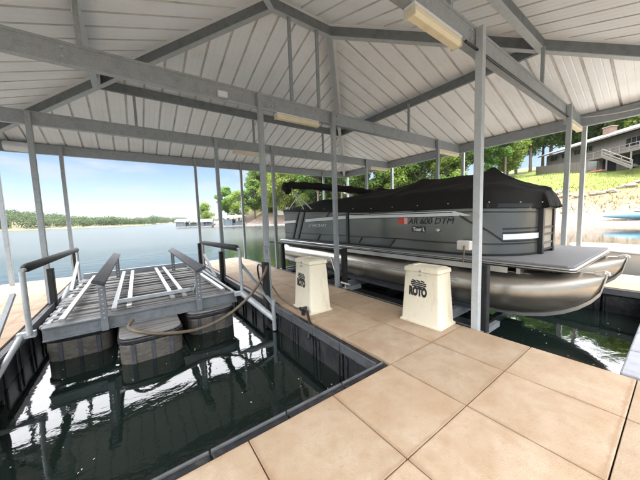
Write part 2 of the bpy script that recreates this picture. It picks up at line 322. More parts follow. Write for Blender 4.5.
# ------------------------------------------------------------------ ground and water
WZ = -.5
MB().grid([[(-900+i*90, -500+j*90, WZ) for i in range(24)] for j in range(24)]).build('lake_water', waterm)
tag(bpy.data.objects['lake_water'], kind='structure')
MB().grid([[(-900+i*270, -500+j*270, -6) for i in range(8)] for j in range(8)]).build('lake_bed', mat('silt', (.05, .045, .03), .95))
tag(bpy.data.objects['lake_bed'], kind='structure')
YS = [-400, -120, -60, -20, 4.4, 8.4, 19.6, 64, 84, 95, 104, 114, 122, 135, 160, 200]
XSH = [20, 30, 40, 45, 45.1, 44.5, 42.7, 35.8, 31.5, 27, 23, 22.5, 30, 45, 80, 130]
PD = [-8, 0, 4, 10, 15, 22, 36, 60, 120, 300]; PZ = [-2.5, -.5, .4, 2.5, 4.8, 7.8, 10.4, 14, 22, 40]
def shore_x(y): return float(np.interp(y, YS, XSH))
def nz2(x, y): return math.sin(x*.31+1.3*math.sin(y*.17))*.5+math.sin(y*.43+x*.11)*.3+math.sin(x*.9-y*.7)*.2
def ground_z(x, y):
    d = x-shore_x(y); z = float(np.interp(d, PD, PZ))
    return z + nz2(x, y)*min(max(d, 0)*.06, .55)
rows = []
for y in list(np.arange(-120, 200, 2.0)):
    rows.append([(shore_x(y)+d, y, ground_z(shore_x(y)+d, y)) for d in list(np.arange(-8, 40, 1.2))+list(np.arange(42, 300, 12))])
o = MB().grid(rows).build('shore_ground', groundm, smooth=80); tag(o, kind='structure')
# pale summer air
hzm = bpy.data.materials.new('air'); hzm.use_nodes = True; t_ = hzm.node_tree; t_.nodes.clear()
pv = N(t_, 'ShaderNodeVolumePrincipled'); pv.inputs['Color'].default_value = (.86, .92, 1, 1); pv.inputs['Density'].default_value = .00007; pv.inputs['Anisotropy'].default_value = .3
ho = N(t_, 'ShaderNodeOutputMaterial'); t_.links.new(pv.outputs[0], ho.inputs['Volume'])
tag(MB().box(-960, 1300, -560, 1700, -7, 75).build('haze', hzm), kind='stuff')
# far shore across the lake
def far_pt(t, r):   # t = bearing (radians from +Y towards +X)
    return r*math.sin(t), r*math.cos(t)
def far_r(t): return 300+25*math.sin(t*9)+max(0, t-.03)*4200
def far_h(t):       # height of the far hill
    return float(np.interp(t, [-1.6, -1.0, -.62, -.4, -.265, -.2, -.12, 0, .05, .12, .4], [34, 30, 28, 25, 19, 12, 6, 1.5, 1.5, 6, 10]))
rows = []
for i in range(140):
    t = -1.7+i*.0155; r = far_r(t); h = far_h(t)
    rows.append([(*far_pt(t, r+d), z) for d, z in ((-4, -1.5), (0, -.4), (6, .6), (40, h*.35), (110, h*.75), (200, h), (420, h*.9))])
tag(MB().grid(rows).build('far_hills', mat('far_ground', (.15, .12, .075), .95, 0, [(.05, 4, .4, .65, (.06, .09, .025), .9)]), smooth=80), kind='structure')

# ------------------------------------------------------------------ foliage
def leaves(cs, n, size, rng, spread=1.):
    """leaf-sized folded quads spread through clumps: cs = list of (centre, radius vec)"""
    V = []; Fs = []
    cum = np.array([c[1][0]*c[1][1] for c in cs]); pr = cum/cum.sum()
    for k in range(n):
        c, r = cs[rng.choice(len(cs), p=pr)]
        d = rng.normal(size=3); d /= np.linalg.norm(d); q = rng.random()**.45
        p = np.array(c)+d*np.array(r)*q*spread
        nrm = d*.6+rng.normal(size=3)*.6+np.array([0, 0, .5]); nrm /= np.linalg.norm(nrm)
        a = np.cross(nrm, rng.normal(size=3)); a /= np.linalg.norm(a); b = np.cross(nrm, a)
        s = size*(.6+.8*rng.random())
        i = len(V); V += [tuple(p-a*s*.5), tuple(p+b*s*.32+nrm*s*.1), tuple(p+a*s*.5), tuple(p-b*s*.32+nrm*s*.1)]
        Fs.append((i, i+1, i+2, i+3))
    return V, Fs
def tree_proto(seed, h, wid, base, m, n=2600, size=.42, name='deciduous_tree', dx_=0.):
    rng = np.random.default_rng(seed)
    o = thing(name, (0, 0, 0), 'x', 'tree')
    mb = MB()
    bend = rng.normal(size=2)*.35
    tr = [(bend[0]*t*t+.1*math.sin(5*t), bend[1]*t*t, h*.78*t-.6*(t == 0)) for t in (0, .2, .4, .6, .8, 1)]
    mb.tube(tr, [.024*h, .019*h, .016*h, .012*h, .008*h, .003*h], 8)
    cs = []
    nl = 17
    for k in range(nl):
        zf = base+(1-base)*(k+.5)/nl; 
        env = math.sin(math.pi*min(1, (zf-base)/(1-base)*.86+.14))**.75
        an = k*2.4+rng.random(); rad = wid*env*(.35+.55*rng.random())
        c = (rad*math.cos(an), rad*math.sin(an), h*zf); rr = wid*(.30+.24*rng.random())
        cs.append((c, (rr, rr, rr*.72)))
        zt = max(.1, zf*.72); st = Vector((bend[0]*zt*zt/.6, bend[1]*zt*zt/.6, h*zt*.9))
        mid = st.lerp(Vector(c), .5)+Vector((0, 0, -.03*h))
        mb.tube([st, mid, Vector(c)], [.008*h, .005*h, .0015*h], 5, False)
    mb.build('trunk', bark, o, smooth=60)
    V, Fs = leaves(cs, n, size, rng)
    MB().add(V, Fs).build('crown', m, o)
    return o
protos = [tree_proto(11, 15, 4.6, .32, leaf, 7500, .5), tree_proto(12, 16.5, 4.2, .38, leaf, 7500, .5), tree_proto(13, 14, 5.0, .26, leaf_y, 7500, .46),
          tree_proto(14, 17, 5.2, .40, leaf, 8000, .5), tree_proto(15, 9, 3.4, .22, leaf_y, 5000, .38), tree_proto(16, 18, 3.4, .5, leaf, 6500, .46)]
# (x, y, proto, scale, label)
TREES = [
 (24.2,112.5,4,.95,'small rounded tree alone at the waterline, leftmost tree on the right bank'),
 (29.5,100,0,.85,'small leafy tree near the tip of the point, behind the small boathouse'),
 (31,93,2,.8,'yellow-green tree near the tip of the point left of the pale roof'),
 (37,92,0,.92,'leafy tree on the point just right of the small lone tree'),
 (41,96,1,1.0,'tall green tree rising behind the pale-roofed boathouse on the point'),
 (41,83,2,1.05,'bright yellow-green tree standing behind the moored dock on the bank'),
 (39.5,74,2,1.1,'tallest bright yellow-green tree on the bank beyond the lift slip'),
 (45,70,0,1.1,'broad green tree on the tan slope right of the yellow-green trees'),
 (44,62,5,1.0,'tall thin-trunked tree on the tan slope behind the bimini top'),
 (48,60,1,1.05,'green tree with bare lower trunk behind the bimini top'),
 (47,55,5,.95,'slender tree with high crown above the boat stern'),
 (52,56,3,1.0,'large spreading tree upslope behind the boat stern'),
 (50,48,0,1.05,'dense green tree beyond the middle of the boat cover'),
 (55,46,1,1.0,'upright green tree uphill of the middle of the boat cover'),
 (53,41,4,1.2,'low bushy tree showing just above the boat cover'),
 (57,38,3,.95,'wide green tree under the right eave beyond the boat cover'),
 (59,33,2,.95,'light green tree seen between the two right-hand roof posts of the lift'),
 (61,29.5,1,.9,'green tree left of the peak of the boat cover'),
 (63,27,5,.85,'thin tall trunked tree right of the boat cover peak'),
 (66,26,0,.9,'leafy tree on the lawn left of the grey house'),
 (69.5,24.5,5,.8,'slender tree at the lawn edge nearest the left end of the house'),
 (74,25.5,4,1.3,'bushy tree tucked beside the left end of the house'),
 (62,44,3,1.1,'big background tree filling the gap under the right eave'),
 (70,36,0,1.15,'background tree behind the lawn trees'),
 (78,31,1,1.1,'background tree just behind the left gable of the house'),
 (92,22,3,1.25,'large tree behind the house roof left of the chimney'),
 (96,14,0,1.25,'tree behind the house chimney'),
 (90,6,2,1.3,'light tree behind the right part of the house roof'),
 (52,68,3,1.15,'big green tree high on the slope behind the bimini top'),
 (50,80,0,1.2,'broad tree high on the slope behind the yellow-green trees'),
 (48,92,1,1.15,'tall tree at the back of the point'),
 (58,52,1,1.2,'dense tall tree high on the slope behind the boat cover'),
 (41.5,66,4,.8,'small bushy tree low on the tan slope near the water'),
]
BACK = []
brr = random.Random(21)
for i in range(30):
    y = 118-i*2.9; d = 21+brr.uniform(0, 22); BACK.append((shore_x(y)+d, y, [0, 1, 3, 0, 2, 1][i % 6], brr.uniform(1.0, 1.3), 'one of the close-packed leafy trees in the back row above the bank'))
for (x_, y_, k_) in ((90, 33, 0), (87, 28, 2), (86, 24.5, 1), (94, 24, 3), (100, 18.5, 0), (82, 29, 4)):
    BACK.append((x_, y_, k_, 1.05, 'one of the leafy trees crowding the hilltop behind the grey house'))
for i in range(12):
    y = 22-i*3.6; BACK.append((93+brr.uniform(0, 14)-i*1.1, y, [3, 0, 1, 2][i % 4], brr.uniform(1.0, 1.3), 'one of the leafy trees crowding the hilltop behind the grey house'))
TREES += BACK
protos.append(tree_proto(17, 4.2, 2.3, .08, leaf_y, 3200, .32, 'leafy_shrub'))
protos.append(tree_proto(18, 5.0, 2.6, .06, leaf, 3600, .34, 'leafy_shrub'))
for i in range(34):
    y = 108-i*2.5; d = brr.uniform(13, 26); BACK.append((shore_x(y)+d, y, 6+i % 2, brr.uniform(.8, 1.35), 'one of the leafy shrubs filling the slope under the bank trees'))
TREES += BACK[-34:]
used = set()
for x, y, k, s, lab in TREES:
    p = protos[k]
    if k in used: p = copy_tree(p)
    used.add(k)
    p.location = (x, y, ground_z(x, y)-.1); p.scale = (s, s, s); p.rotation_euler = (0, 0, (x*7.3+y*3.1) % 6.28)
    tag(p, lab, 'shrub' if k > 5 else 'tree', 'shrubs under the bank trees' if k > 5 else 'trees on the right bank')
# far wood: one mass across the lake
rng = np.random.default_rng(5); cs = []
for i in range(900):
    t = -.75+1.05*rng.random(); d = 6+rng.random()**1.5*150
    r = far_r(t)+d; h = far_h(t); x, y = far_pt(t, r)
    gz = float(np.interp(d, [0, 6, 40, 110, 200], [-.4, .6, h*.35, h*.75, h]))
    th = (5+4*rng.random())*(1 if t < .05 else 1.5); cs.append(((x, y, gz+th*.45), (th*.6, th*.6, th*.55)))
V, Fs = leaves(cs, 110000, 1.15, rng)
tag(MB().add(V, Fs).build('far_wood', leaf_d), 'dense green wood lining the far shore across the lake', 'wood', kind='stuff')

# ------------------------------------------------------------------ docks
def tiles(mb, xs, ys, z=.0, gap=.004, th=.035):
    for i in range(len(xs)-1):
        for j in range(len(ys)-1):
            mb.box(xs[i]+gap, xs[i+1]-gap, ys[j]+gap, ys[j+1]-gap, z-th, z)
def dock(name, label, xs, ys, edges, cat='dock', group=None):
    x0, x1, y0, y1 = xs[0], xs[-1], ys[0], ys[-1]
    o = thing(name, ((x0+x1)/2, (y0+y1)/2, 0), label, cat, group)
    t = MB(); tiles(t, xs, ys); t.build('deck_tiles', tilem, o, bevel=.004)
    MB().box(x0+.012, x1-.012, y0+.012, y1-.012, -.14, -.039).build('deck_frame', gapm, o)
    f = MB()                                        # black floats below, with gaps between them
    nx = max(1, round((x1-x0)/1.5)); ny = max(1, round((y1-y0)/1.2))
    for i in range(nx):
        for j in range(ny):
            f.box(x0+.1+(x1-x0-.2)*i/nx+.02, x0+.1+(x1-x0-.2)*(i+1)/nx-.02, y0+.06+(y1-y0-.12)*j/ny+.03, y0+.06+(y1-y0-.12)*(j+1)/ny-.03, -.8, -.143)
    f.build('float', blackp, o, bevel=.03)
    for kind, a, b, c in edges:                     # kind: side facing; a..b extent, c coordinate
        n = max(1, round((b-a)/.62)); m_ = MB(); lip = MB(); pn = MB()
        for k in range(n):
            s0 = a+(b-a)*k/n+.006; s1 = a+(b-a)*(k+1)/n-.006
            sg = {'x-': -1, 'x+': 1, 'y+': 1, 'y-': -1}[kind]
            def bx(mbx, lo, hi, z0, z1, e0=s0, e1=s1):
                u0, u1 = sorted((c+sg*lo, c+sg*hi))
                if kind[0] == 'x': mbx.box(u0, u1, e0, e1, z0, z1)
                else: mbx.box(e0, e1, u0, u1, z0, z1)
            bx(m_, .004, .085, -.15, -.022); bx(lip, .087, .105, -.13, -.008)
            bx(pn, -.02, .05, -.62, -.153, s0+.01, s1-.01); bx(pn, .05, .07, -.50, -.20, s0+.05, s0+.10); bx(pn, .05, .07, -.50, -.20, s1-.10, s1-.05)
        m_.build('edge_bumper', bumperm, o, bevel=.012); lip.build('bumper_lip', lipm, o, bevel=.006); pn.build('float_panel', blackp, o, bevel=.012)
    return o
g = .785
XG = [-4.14+g*i for i in range(8)]+[2.15, 2.94, 3.71]
YG = [-1.38, -.60, .19, .99, 1.78]
dock('main_walkway', 'tan tiled walkway in the foreground running across the heads of both slips', XG, YG, [('y+', -1.5, 2.15, 1.78)])
dock('boat_slip_walkway', 'tan tiled walkway section in front of the pontoon boat bow, grey edge', [3.716+g*i for i in range(9)], [-1.38, -.60, .16], [])
o = thing('grey_edge_rail', (6, .2, 0), 'light grey segmented rail along the walkway edge in front of the boat bow', 'edge rail')
m_ = MB()
for k in range(6): m_.box(3.74+k*.68, 3.74+k*.68+.67, .166, .30, -.3, .012)
m_.build('rail_segment', greyrail, o, bevel=.015)
YF = [1.786+g*i for i in range(13)]
dock('center_finger_dock', 'tan tiled finger dock between the lift and pontoon boat, carrying two cream boxes', [2.15, 2.94, 3.71], YF, [('x-', 1.9, 11.2, 2.15), ('x+', 1.7, 11.2, 3.71)], group='finger docks')
dock('outer_finger_dock', 'pinkish tan finger dock left of the empty lift', [-3.12, -2.335, -1.55], YF, [('x+', 1.9, 11.2, -1.55)], group='finger docks')
dock('boat_side_finger_dock', 'sunlit finger dock on the far side of the pontoon boat', [7.77, 8.63, 9.48], [.17+g*i for i in range(15)], [('x-', .3, 11.1, 7.77)], group='finger docks')

# ------------------------------------------------------------------ canopy
XL, XR, YN, YL = -3.32, 9.56, -1.26, 10.92          # eave lines
ZB, ZT = 3.67, 3.94
RX0, RX1, RY, RZ = 2.50, 3.90, 4.83, 5.80
can = thing('dock_canopy', (3, 4.8, 0), 'large hip-roofed steel dock canopy on square galvanised posts covering both slips', 'canopy')
def roof_panel(A, B, R1, R2):
    A, B, R1, R2 = map(Vector, (A, B, R1, R2))
    u = (B-A).normalized(); L = (B-A).length
    a = (R1-A).dot(u); b = (R2-A).dot(u); vv = (R1-A)-u*a; V = vv.length; v = vv.normalized(); n = u.cross(v)
    if n.z < 0: n = -n
    us = [(0., 0.), (L, 0.), (a, 0.), (b, 0.)]
    p = .38
    k = -p
    while k < L+p:
        for du, h in ((0, 0), (.012, .036), (.036, .036), (.048, 0), (.145, 0), (.153, .004), (.167, .004), (.175, 0), (.265, 0), (.273, .004), (.287, .004), (.295, 0)):
            if 0 <= k+du <= L: us.append((k+du, h))
        k += p
    us = sorted(set(us), key=lambda e: e[0])
    lo = []; hi = []
    mb = MB(); rows_ = []
    for x, h in us:
        vm = V*min(x/a if a > 0 else 1, 1, (L-x)/(L-b) if L > b else 1)
        vm = max(vm, .001)
        rows_.append([A+u*x+v*(vm*t)+n*h for t in (-.0, .25, .5, .75, 1)])
    mb.grid(rows_)
    mb.rib = [us[i][1] > .02 or us[i+1][1] > .02 for i in range(len(us)-1) for _ in range(4)]
    return mb
ZE = ZT+.012
cLN, cRN, cRL, cLL = (XL, YN, ZE), (XR, YN, ZE), (XR, YL, ZE), (XL, YL, ZE); r0, r1 = (RX0, RY, RZ+.02), (RX1, RY, RZ+.02)
for A, B, P, Q in ((cLL, cRL, r0, r1), (cRN, cLN, r1, r0), (cRL, cRN, r1, r1), (cLN, cLL, r0, r0)):
    pm = roof_panel(A, B, P, Q); po = pm.build('roof_panel', roofm, can); po.data.materials.append(ribm)
    po.data.polygons.foreach_set('material_index', [int(r_) for r_ in pm.rib])
# horizontal tie beams and eave beams (C section seen on its web)
def cbeam(p, q, name='tie_beam', m=steel, w=.10):
    p = Vector(p); q = Vector(q); mb = MB(); h = ZT-ZB
    mb.bar(p, q, w, h)
    d = (q-p).normalized(); s_ = d.cross(Vector((0, 0, 1)))
    for sg in (-1, 1):                               # rolled lips and bolt heads
        mb.bar(p+s_*(sg*(w/2+.004))+Vector((0, 0, h/2-.02)), q+s_*(sg*(w/2+.004))+Vector((0, 0, h/2-.02)), .008, .036)
        mb.bar(p+s_*(sg*(w/2+.003))+Vector((0, 0, -h/2+.014)), q+s_*(sg*(w/2+.003))+Vector((0, 0, -h/2+.014)), .006, .024)
    return mb.build(name, m, can)
zc = (ZB+ZT)/2
def bolts(pts, nrm):
    for p in pts:
        p = Vector(p); MB().tube([p, p+Vector(nrm)*.018], .016, 6).build('bolt', pale_steel, can)
for yb in (1.78, 4.83, 7.93):
    cbeam((XL+.10, yb-.05, zc), (XR-.10, yb-.05, zc))
bolts([(x, yb-.107, zc+dz) for yb in (1.78, 4.83) for x in (-.55, 2.35, 3.6, 3.95, 7.9) for dz in (.05, -.06)], (0, -1, 0))
cbeam((XL, YL-.05, zc), (XR, YL-.05, zc), 'eave_beam'); cbeam((XL, YN+.05, zc), (XR, YN+.05, zc), 'eave_beam')
cbeam((XR-.05, YN+.1, zc), (XR-.05, YL-.1, zc), 'eave_beam'); cbeam((XL+.05, YN+.1, zc), (XL+.05, YL-.1, zc), 'eave_beam')
# hip rafters and ridge with pale lower flange
def rafter(p, q, name, d=.20):
    p = Vector(p); q = Vector(q); mb = MB(); mb.bar(p-Vector((0, 0, d/2+.03)), q-Vector((0, 0, d/2+.03)), .085, d)
    o = mb.build(name, dark_steel, can)
    fl = MB(); fl.bar(p-Vector((0, 0, d+.035)), q-Vector((0, 0, d+.035)), .11, .012); fl.build('lower_flange', pale_steel, o)
for c, r_ in ((cLL, r0), (cRL, r1), (cRN, r1), (cLN, r0)): rafter(c, r_, 'hip_rafter')
rafter(r0, r1, 'ridge_beam')
for p_, q_ in ((cLL, r0), (cRL, r1), (cRN, r1), (cLN, r0), (r0, r1)):
    p_ = Vector(p_); q_ = Vector(q_); MB().bar(p_+Vector((0, 0, .022)), q_+Vector((0, 0, .022)), .22, .10).build('hip_cap', roofm, can)
for p_, q_ in ((cLL, cRL), (cRL, cRN), (cRN, cLN), (cLN, cLL)):
    p_ = Vector(p_); q_ = Vector(q_); MB().bar(p_+Vector((0, 0, .018)), q_+Vector((0, 0, .018)), .06, .09).build('eave_trim', steel, can)
# mid-slope purlin ring
def at_hip(c, r_, t): return Vector(c).lerp(Vector(r_), t)
T = .5
ring = [at_hip(cLL, r0, T), at_hip(cRL, r1, T), at_hip(cRN, r1, T), at_hip(cLN, r0, T)]
for i in range(4):
    p, q = ring[i]-Vector((0, 0, .13)), ring[(i+1) % 4]-Vector((0, 0, .13))
    o = MB().bar(p, q, .07, .2).build('purlin', dark_steel, can)
    if i in (2, 3):
        MB().bar(p-Vector((0, 0, .106)), q-Vector((0, 0, .106)), .12, .01).build('lower_flange', pale_steel, o)
# clips where the sheeting is screwed to rafters
def strut(x, y, z0, z1, w_=.055, m=steel): MB().box(x-w_/2, x+w_/2, y-w_/2, y+w_/2, z0, z1).build('strut', m, can)
strut(2.83, 4.78, ZT, 5.56); strut(3.50, 4.78, ZT, 5.56)
strut(6.68, 4.78, ZT, 4.74); strut(6.55, 1.73, ZT, 4.66); strut(-.38, 4.78, ZT, 4.70)
for x in (.28, 3.26, 5.9): strut(x, 7.88, ZT, 4.72)
strut(-.3, 1.73, ZT, 4.70); strut(3.2, 1.73, ZT, 4.70)
# diagonal pale knee brace at the left ring corner
kb = MB(); kb.bar((-.35, 7.6, 4.55), (-.28, 6.9, 4.98), .05, .05); kb.build('brace', pale_steel, can)
# posts
def post(x, y, z0=-.35, zt=ZT-.03, sleeve=None, side=(1, 0)):
    w_ = .045
    m = MB(); m.box(x-w_, x+w_, y-w_, y+w_, z0, zt); p = m.build('post', pale_steel if y < 3 else steel, can, bevel=.006)
    if sleeve:
        sx, sy = side
        MB().box(x+sx*.052-.05-.02*abs(sy), x+sx*.052+.05+.02*abs(sy), y+sy*.052-.05-.02*abs(sx), y+sy*.052+.05+.02*abs(sx), -.45, sleeve).build('foam_sleeve', rubber, p, bevel=.012)
post(3.77, 1.63, -.06, ZT-.02); post(8.10, 1.63)
post(9.60, 1.63, -.05); post(-1.58, 1.63)
for y, s_ in ((4.68, .78), (7.78, .72), (10.76, .78)):
    post(2.08, y, sleeve=s_, side=(-1, 0)); post(3.80, y, sleeve=None); post(8.02, y); post(9.64, y, -.05)
    post(-1.52, y, sleeve=s_, side=(1, 0)); post(-2.80 if y > 10 else -3.16, y, -.05)
# two black sleeves at the outer right post foot
for dy_ in (-.13, .13): MB().box(9.53, 9.63, 1.63+dy_-.04, 1.63+dy_+.04, .0, .55).build('foam_sleeve', rubber, can, bevel=.01)

# lights
def lightfix(x0, x1, y, label, z=ZB, dirx=True):
    o = thing('ceiling_light', ((x0+x1)/2, y, z-.12), label, 'light fixture', 'strip lights under the roof beams')
    MB().box(x0-.01, x1+.01, y-.065, y+.065, z-.032, z-.004).build('housing', white_trim, o, bevel=.004)
    pr = [(-.06, 0), (-.062, -.05), (-.04, -.085), (.04, -.085), (.062, -.05), (.06, 0)]
    MB().prism([(y+a, z-.034+b) for a, b in pr], 'x', x0, x1).build('diffuser', diffus, o, bevel=.006)
    for xx in (x0-.012, x1): MB().box(xx, xx+.012, y-.066, y+.066, z-.125, z-.033).build('end_cap', cream, o, bevel=.003)
lightfix(2.40, 3.30, 1.70, 'large yellowed strip light under the beam nearest the camera, top centre')
lightfix(8.30, 9.42, 1.70, 'strip light near the two right-hand posts, beside the grey house')
lightfix(2.46, 3.44, 4.78, 'strip light under the second beam, between the two posts above the finger dock')
lightfix(8.20, 9.42, 4.78, 'strip light under the second beam at the right eave over the boat')
lightfix(2.60, 3.44, 7.88, 'strip light under the third beam above the bimini side')
lightfix(8.35, 9.40, 7.88, 'strip light under the third beam at the right eave')
o = thing('utility_canister', (-2.35, 10.6, 3.75), 'pale rounded canister fixed below the left hip at the lake eave', 'canister')
MB().tube([(-2.62, 10.7, 3.80), (-2.60, 10.7, 3.80), (-2.10, 10.7, 3.78), (-2.08, 10.7, 3.78)], [.09, .13, .13, .09], 16).build('shell', white_trim, o, smooth=40)
# conduits and cable
o = thing('conduit', (3, 1.64, 3.65), 'thin dark conduit running along the bottom of the nearest roof beam', 'conduit')
MB().tube([(3.42, 1.65, 3.648), (5.5, 1.65, 3.645), (8.2, 1.65, 3.648)], .017, 8).build('pipe', blackhose, o, smooth=60)
MB().tube([(-2, 1.64, 3.652), (2.3, 1.64, 3.652)], .014, 8).build('pipe', pale_steel, o, smooth=60)
o = thing('white_cable', (9.4, 1, 3.9), 'thin white cable sagging along the right eave beam', 'cable')
MB().tube([(9.44, 1.7+(-3.4)*t, 3.90-.10*math.sin(math.pi*min(1, t*2))) for t in [i/16 for i in range(17)]], .012, 6).build('cable_run', white_trim, o, smooth=60)
o = thing('junction_box', (1.4, 4.68, 3.72), 'small white junction box with conduit on the second beam', 'junction box')
MB().box(1.34, 1.50, 4.66, 4.724, 3.69, 3.78).build('box_cover', white_trim, o, bevel=.008)
MB().tube([(1.5, 4.70, 3.66), (2.44, 4.70, 3.655)], .011, 6).build('pipe', pale_steel, o)

# ------------------------------------------------------------------ dock boxes
def dockbox(x0, y0, w_, l_, h, rot, label):
    o = thing('dock_box', (x0+w_/2, y0+l_/2, 0), label, 'dock box', 'cream dock boxes on the finger dock')
    W, L_ = w_/2, l_/2
    def loop(a, b, z, r=.035):
        pts = []
        for cx, cy, a0 in ((a-r, b-r, 0), (-(a-r), b-r, 90), (-(a-r), -(b-r), 180), (a-r, -(b-r), 270)):
            for k in range(4): t = R(a0+30*k); pts.append((cx+r*math.cos(t), cy+r*math.sin(t), z))
        return pts
    def stack(spec):
        mb = MB(); n = 16
        for (a, b, z) in spec: mb.v += loop(a, b, z)
        for i in range(len(spec)-1):
            for j in range(n): mb.f.append((i*n+j, i*n+(j+1) % n, (i+1)*n+(j+1) % n, (i+1)*n+j))
        mb.f.append(tuple(reversed(range(n)))); k = (len(spec)-1)*n; mb.f.append(tuple(range(k, k+n))); return mb
    zl = h*.905
    def bl(mb, name, m, sm=35):
        me = mb.build(name, m, None, smooth=sm); me.parent = o; return me
    bd = bl(stack([(W, L_, .002), (W, L_, .02), (W-.018, L_-.018, .03), (W-.025, L_-.025, .045), (W-.062, L_-.062, zl)]), 'body', cream)
    lid = bl(stack([(W-.05, L_-.05, zl+.003), (W-.045, L_-.045, zl+.012), (W-.052, L_-.052, zl+.06), (W-.075, L_-.075, h-.012), (W-.09, L_-.09, h), (W-.13, L_-.15, h-.001), (W-.135, L_-.155, h-.012)]), 'lid', cream)
    lt = MB(); fx = -(W-.046); lt.tube([(fx+.004, 0, zl+.022), (fx-.012, 0, zl+.022)], .017, 10); lt.tube([(fx-.004, 0, zl-.035), (fx-.022, 0, zl-.035)], .014, 10)
    bl(lt, 'latch', greyrail)
    # the face towards -X leans in by this slope
    sl_ = (.062-.025)/(zl-.07)
    def face_x(z): return -(W-.025)+sl_*(z-.07)-.0015
    me = text_mesh('ROTO', .165, .0015, bold=.012, spacing=1.0); me.materials.clear(); me.materials.append(ink)
    xs = [v.co.x for v in me.vertices]; k = .285/(max(xs)-min(xs)); xm = min(xs)
    for v in me.vertices:
        a, b, c = v.co; z = .42+b*1.0; v.co = (face_x(z)-c, .15+.03-(a-xm)*k, z)
    lo = bpy.data.objects.new('lettering', me); COL.objects.link(lo); lo.parent = bd
    em = MB()                                         # striped oval emblem over the word
    for i in range(4):
        z0 = .545+i*.027; hw = .125*math.sqrt(max(.1, 1-((z0+.010-.595)/.075)**2)); zz0, zz1 = z0, z0+.020
        seg = 3 if i == 3 else 1
        for s_ in range(seg):
            a0 = -hw+2*hw*s_/seg; a1 = a0+2*hw/seg-(.012 if seg > 1 else 0)
            em.add([(face_x(zz0)-.001, .03-a0, zz0), (face_x(zz0)-.001, .03-a1, zz0-.01), (face_x(zz1)-.001, .03-a1, zz1-.01), (face_x(zz1)-.001, .03-a0, zz1),
                    (face_x(zz0)+.002, .03-a0, zz0), (face_x(zz0)+.002, .03-a1, zz0-.01), (face_x(zz1)+.002, .03-a1, zz1-.01), (face_x(zz1)+.002, .03-a0, zz1)],
                   [(0, 1, 2, 3), (7, 6, 5, 4), (0, 4, 5, 1), (1, 5, 6, 2), (2, 6, 7, 3), (3, 7, 4, 0)])
    eo = em.build('emblem', ink, None); eo.parent = bd
    o.rotation_euler = (0, 0, rot)
    return o
dockbox(3.27, 1.87, .46, .66, .84, R(2), 'cream dock box nearest the camera, beside the big roof post, ROTO on its front')
b1 = dockbox(2.28, 3.50, .46, .64, .90, R(-3), 'cream dock box farther along the finger dock, hose fitting at its foot')
# fitting at the foot of the far box
o = thing('hose_fitting', (2.22, 3.55, 0), 'black pipe fitting on the dock edge at the foot of the far cream box', 'pipe fitting')
m = MB(); m.tube([(2.20, 3.62, .0), (2.20, 3.62, .10)], .035, 10); m.tube([(2.20, 3.72, .09), (2.20, 3.50, .09), (2.12, 3.32, -.02), (2.02, 3.2, -.2)], .024, 8); m.tube([(2.26, 3.62, .11), (2.14, 3.62, .11)], .028, 8)
m.build('valve_body', blackhose, o, smooth=50)

# ------------------------------------------------------------------ hoses
def spline(pts, n=12):
    P = [Vector(p) for p in pts]; out_ = []
    for i in range(len(P)-1):
        p0, p1, p2, p3 = P[max(i-1, 0)], P[i], P[i+1], P[min(i+2, len(P)-1)]
        for k in range(n):
            t = k/n; out_.append(.5*((2*p1)+(p2-p0)*t+(2*p0-5*p1+4*p2-p3)*t*t+(3*p1-p0-3*p2+p3)*t**3))
    out_.append(P[-1]); return out_
o = thing('water_hose', (1, 4.7, 0), 'thick brown hose drooping from the finger post to the lift tanks', 'hose')
MB().tube(spline([(2.02, 4.60, .72), (1.96, 4.62, .55), (1.75, 4.75, .20), (1.35, 4.80, -.10), (.85, 4.75, -.22), (.35, 4.66, -.14), (-.02, 4.72, -.03), (-.16, 4.95, .0), (-.10, 5.1, .06)]), .025, 10).build('hose_line', hosem, o, smooth=60)
o = thing('looped_hose', (2.2, 5, .4), 'black hose looping beside the finger post', 'hose')
MB().tube(spline([(2.02, 4.66, .62), (2.12, 5.2, .66), (2.22, 5.55, .48), (2.25, 5.5, .18), (2.20, 5.05, .06), (2.14, 4.78, .12)]), .02, 8).build('hose_line', blackhose, o, smooth=60)
o = thing('supply_cable', (2.3, 4.2, 0), 'thin brown cable lying on the finger dock from post to far box', 'cable')
MB().tube(spline([(2.16, 4.75, .30), (2.24, 4.55, .08), (2.27, 4.25, .02), (2.24, 3.95, .022), (2.21, 3.72, .09)]), .014, 8).build('cable_run', hosem, o, smooth=60)

# ------------------------------------------------------------------ empty lift
lift = thing('empty_boat_lift', (.3, 7.3, 0), 'weathered floating boat lift with plank deck and upright bunks in the empty left slip', 'boat lift')
def tank(x0, x1, y0, y1):
    c = .24
    def nose(o_):
        xm, hw = (x0+x1)/2, (x1-x0)/2+o_
        return [(x0-o_, y1)]+[(xm-hw*math.copysign(abs(math.cos(a))**.62, math.cos(a)), y0-o_+(c+o_)*(1-math.sin(a)**.62)) for a in [math.pi*k/16 for k in range(17)]]+[(x1+o_, y1)]
    pl = nose(0)
    o = MB().prism(pl, 'z', -.95, -.203).build('tank', scum, lift, bevel=.02)
    big = nose(.022)
    MB().prism(big, 'z', -.20, -.12).build('tank_rim', blackp, o, bevel=.02)
    MB().prism([(a, b) for a, b in pl], 'z', -.117, -.085).build('tank_lid', wetwood, o, bevel=.01)
    rb = MB()
    for xx in (x0+c*.7, (x0+x1)/2, x1-c*.7): rb.box(xx-.03, xx+.03, y0-.008, y0+.16, -.9, -.21)
    rb.build('rib', bunkm, o, bevel=.01)
tank(-1.22, -.42, 5.58, 9.6); tank(-.29, .55, 4.72, 9.6); tank(.72, 1.55, 5.18, 9.6)
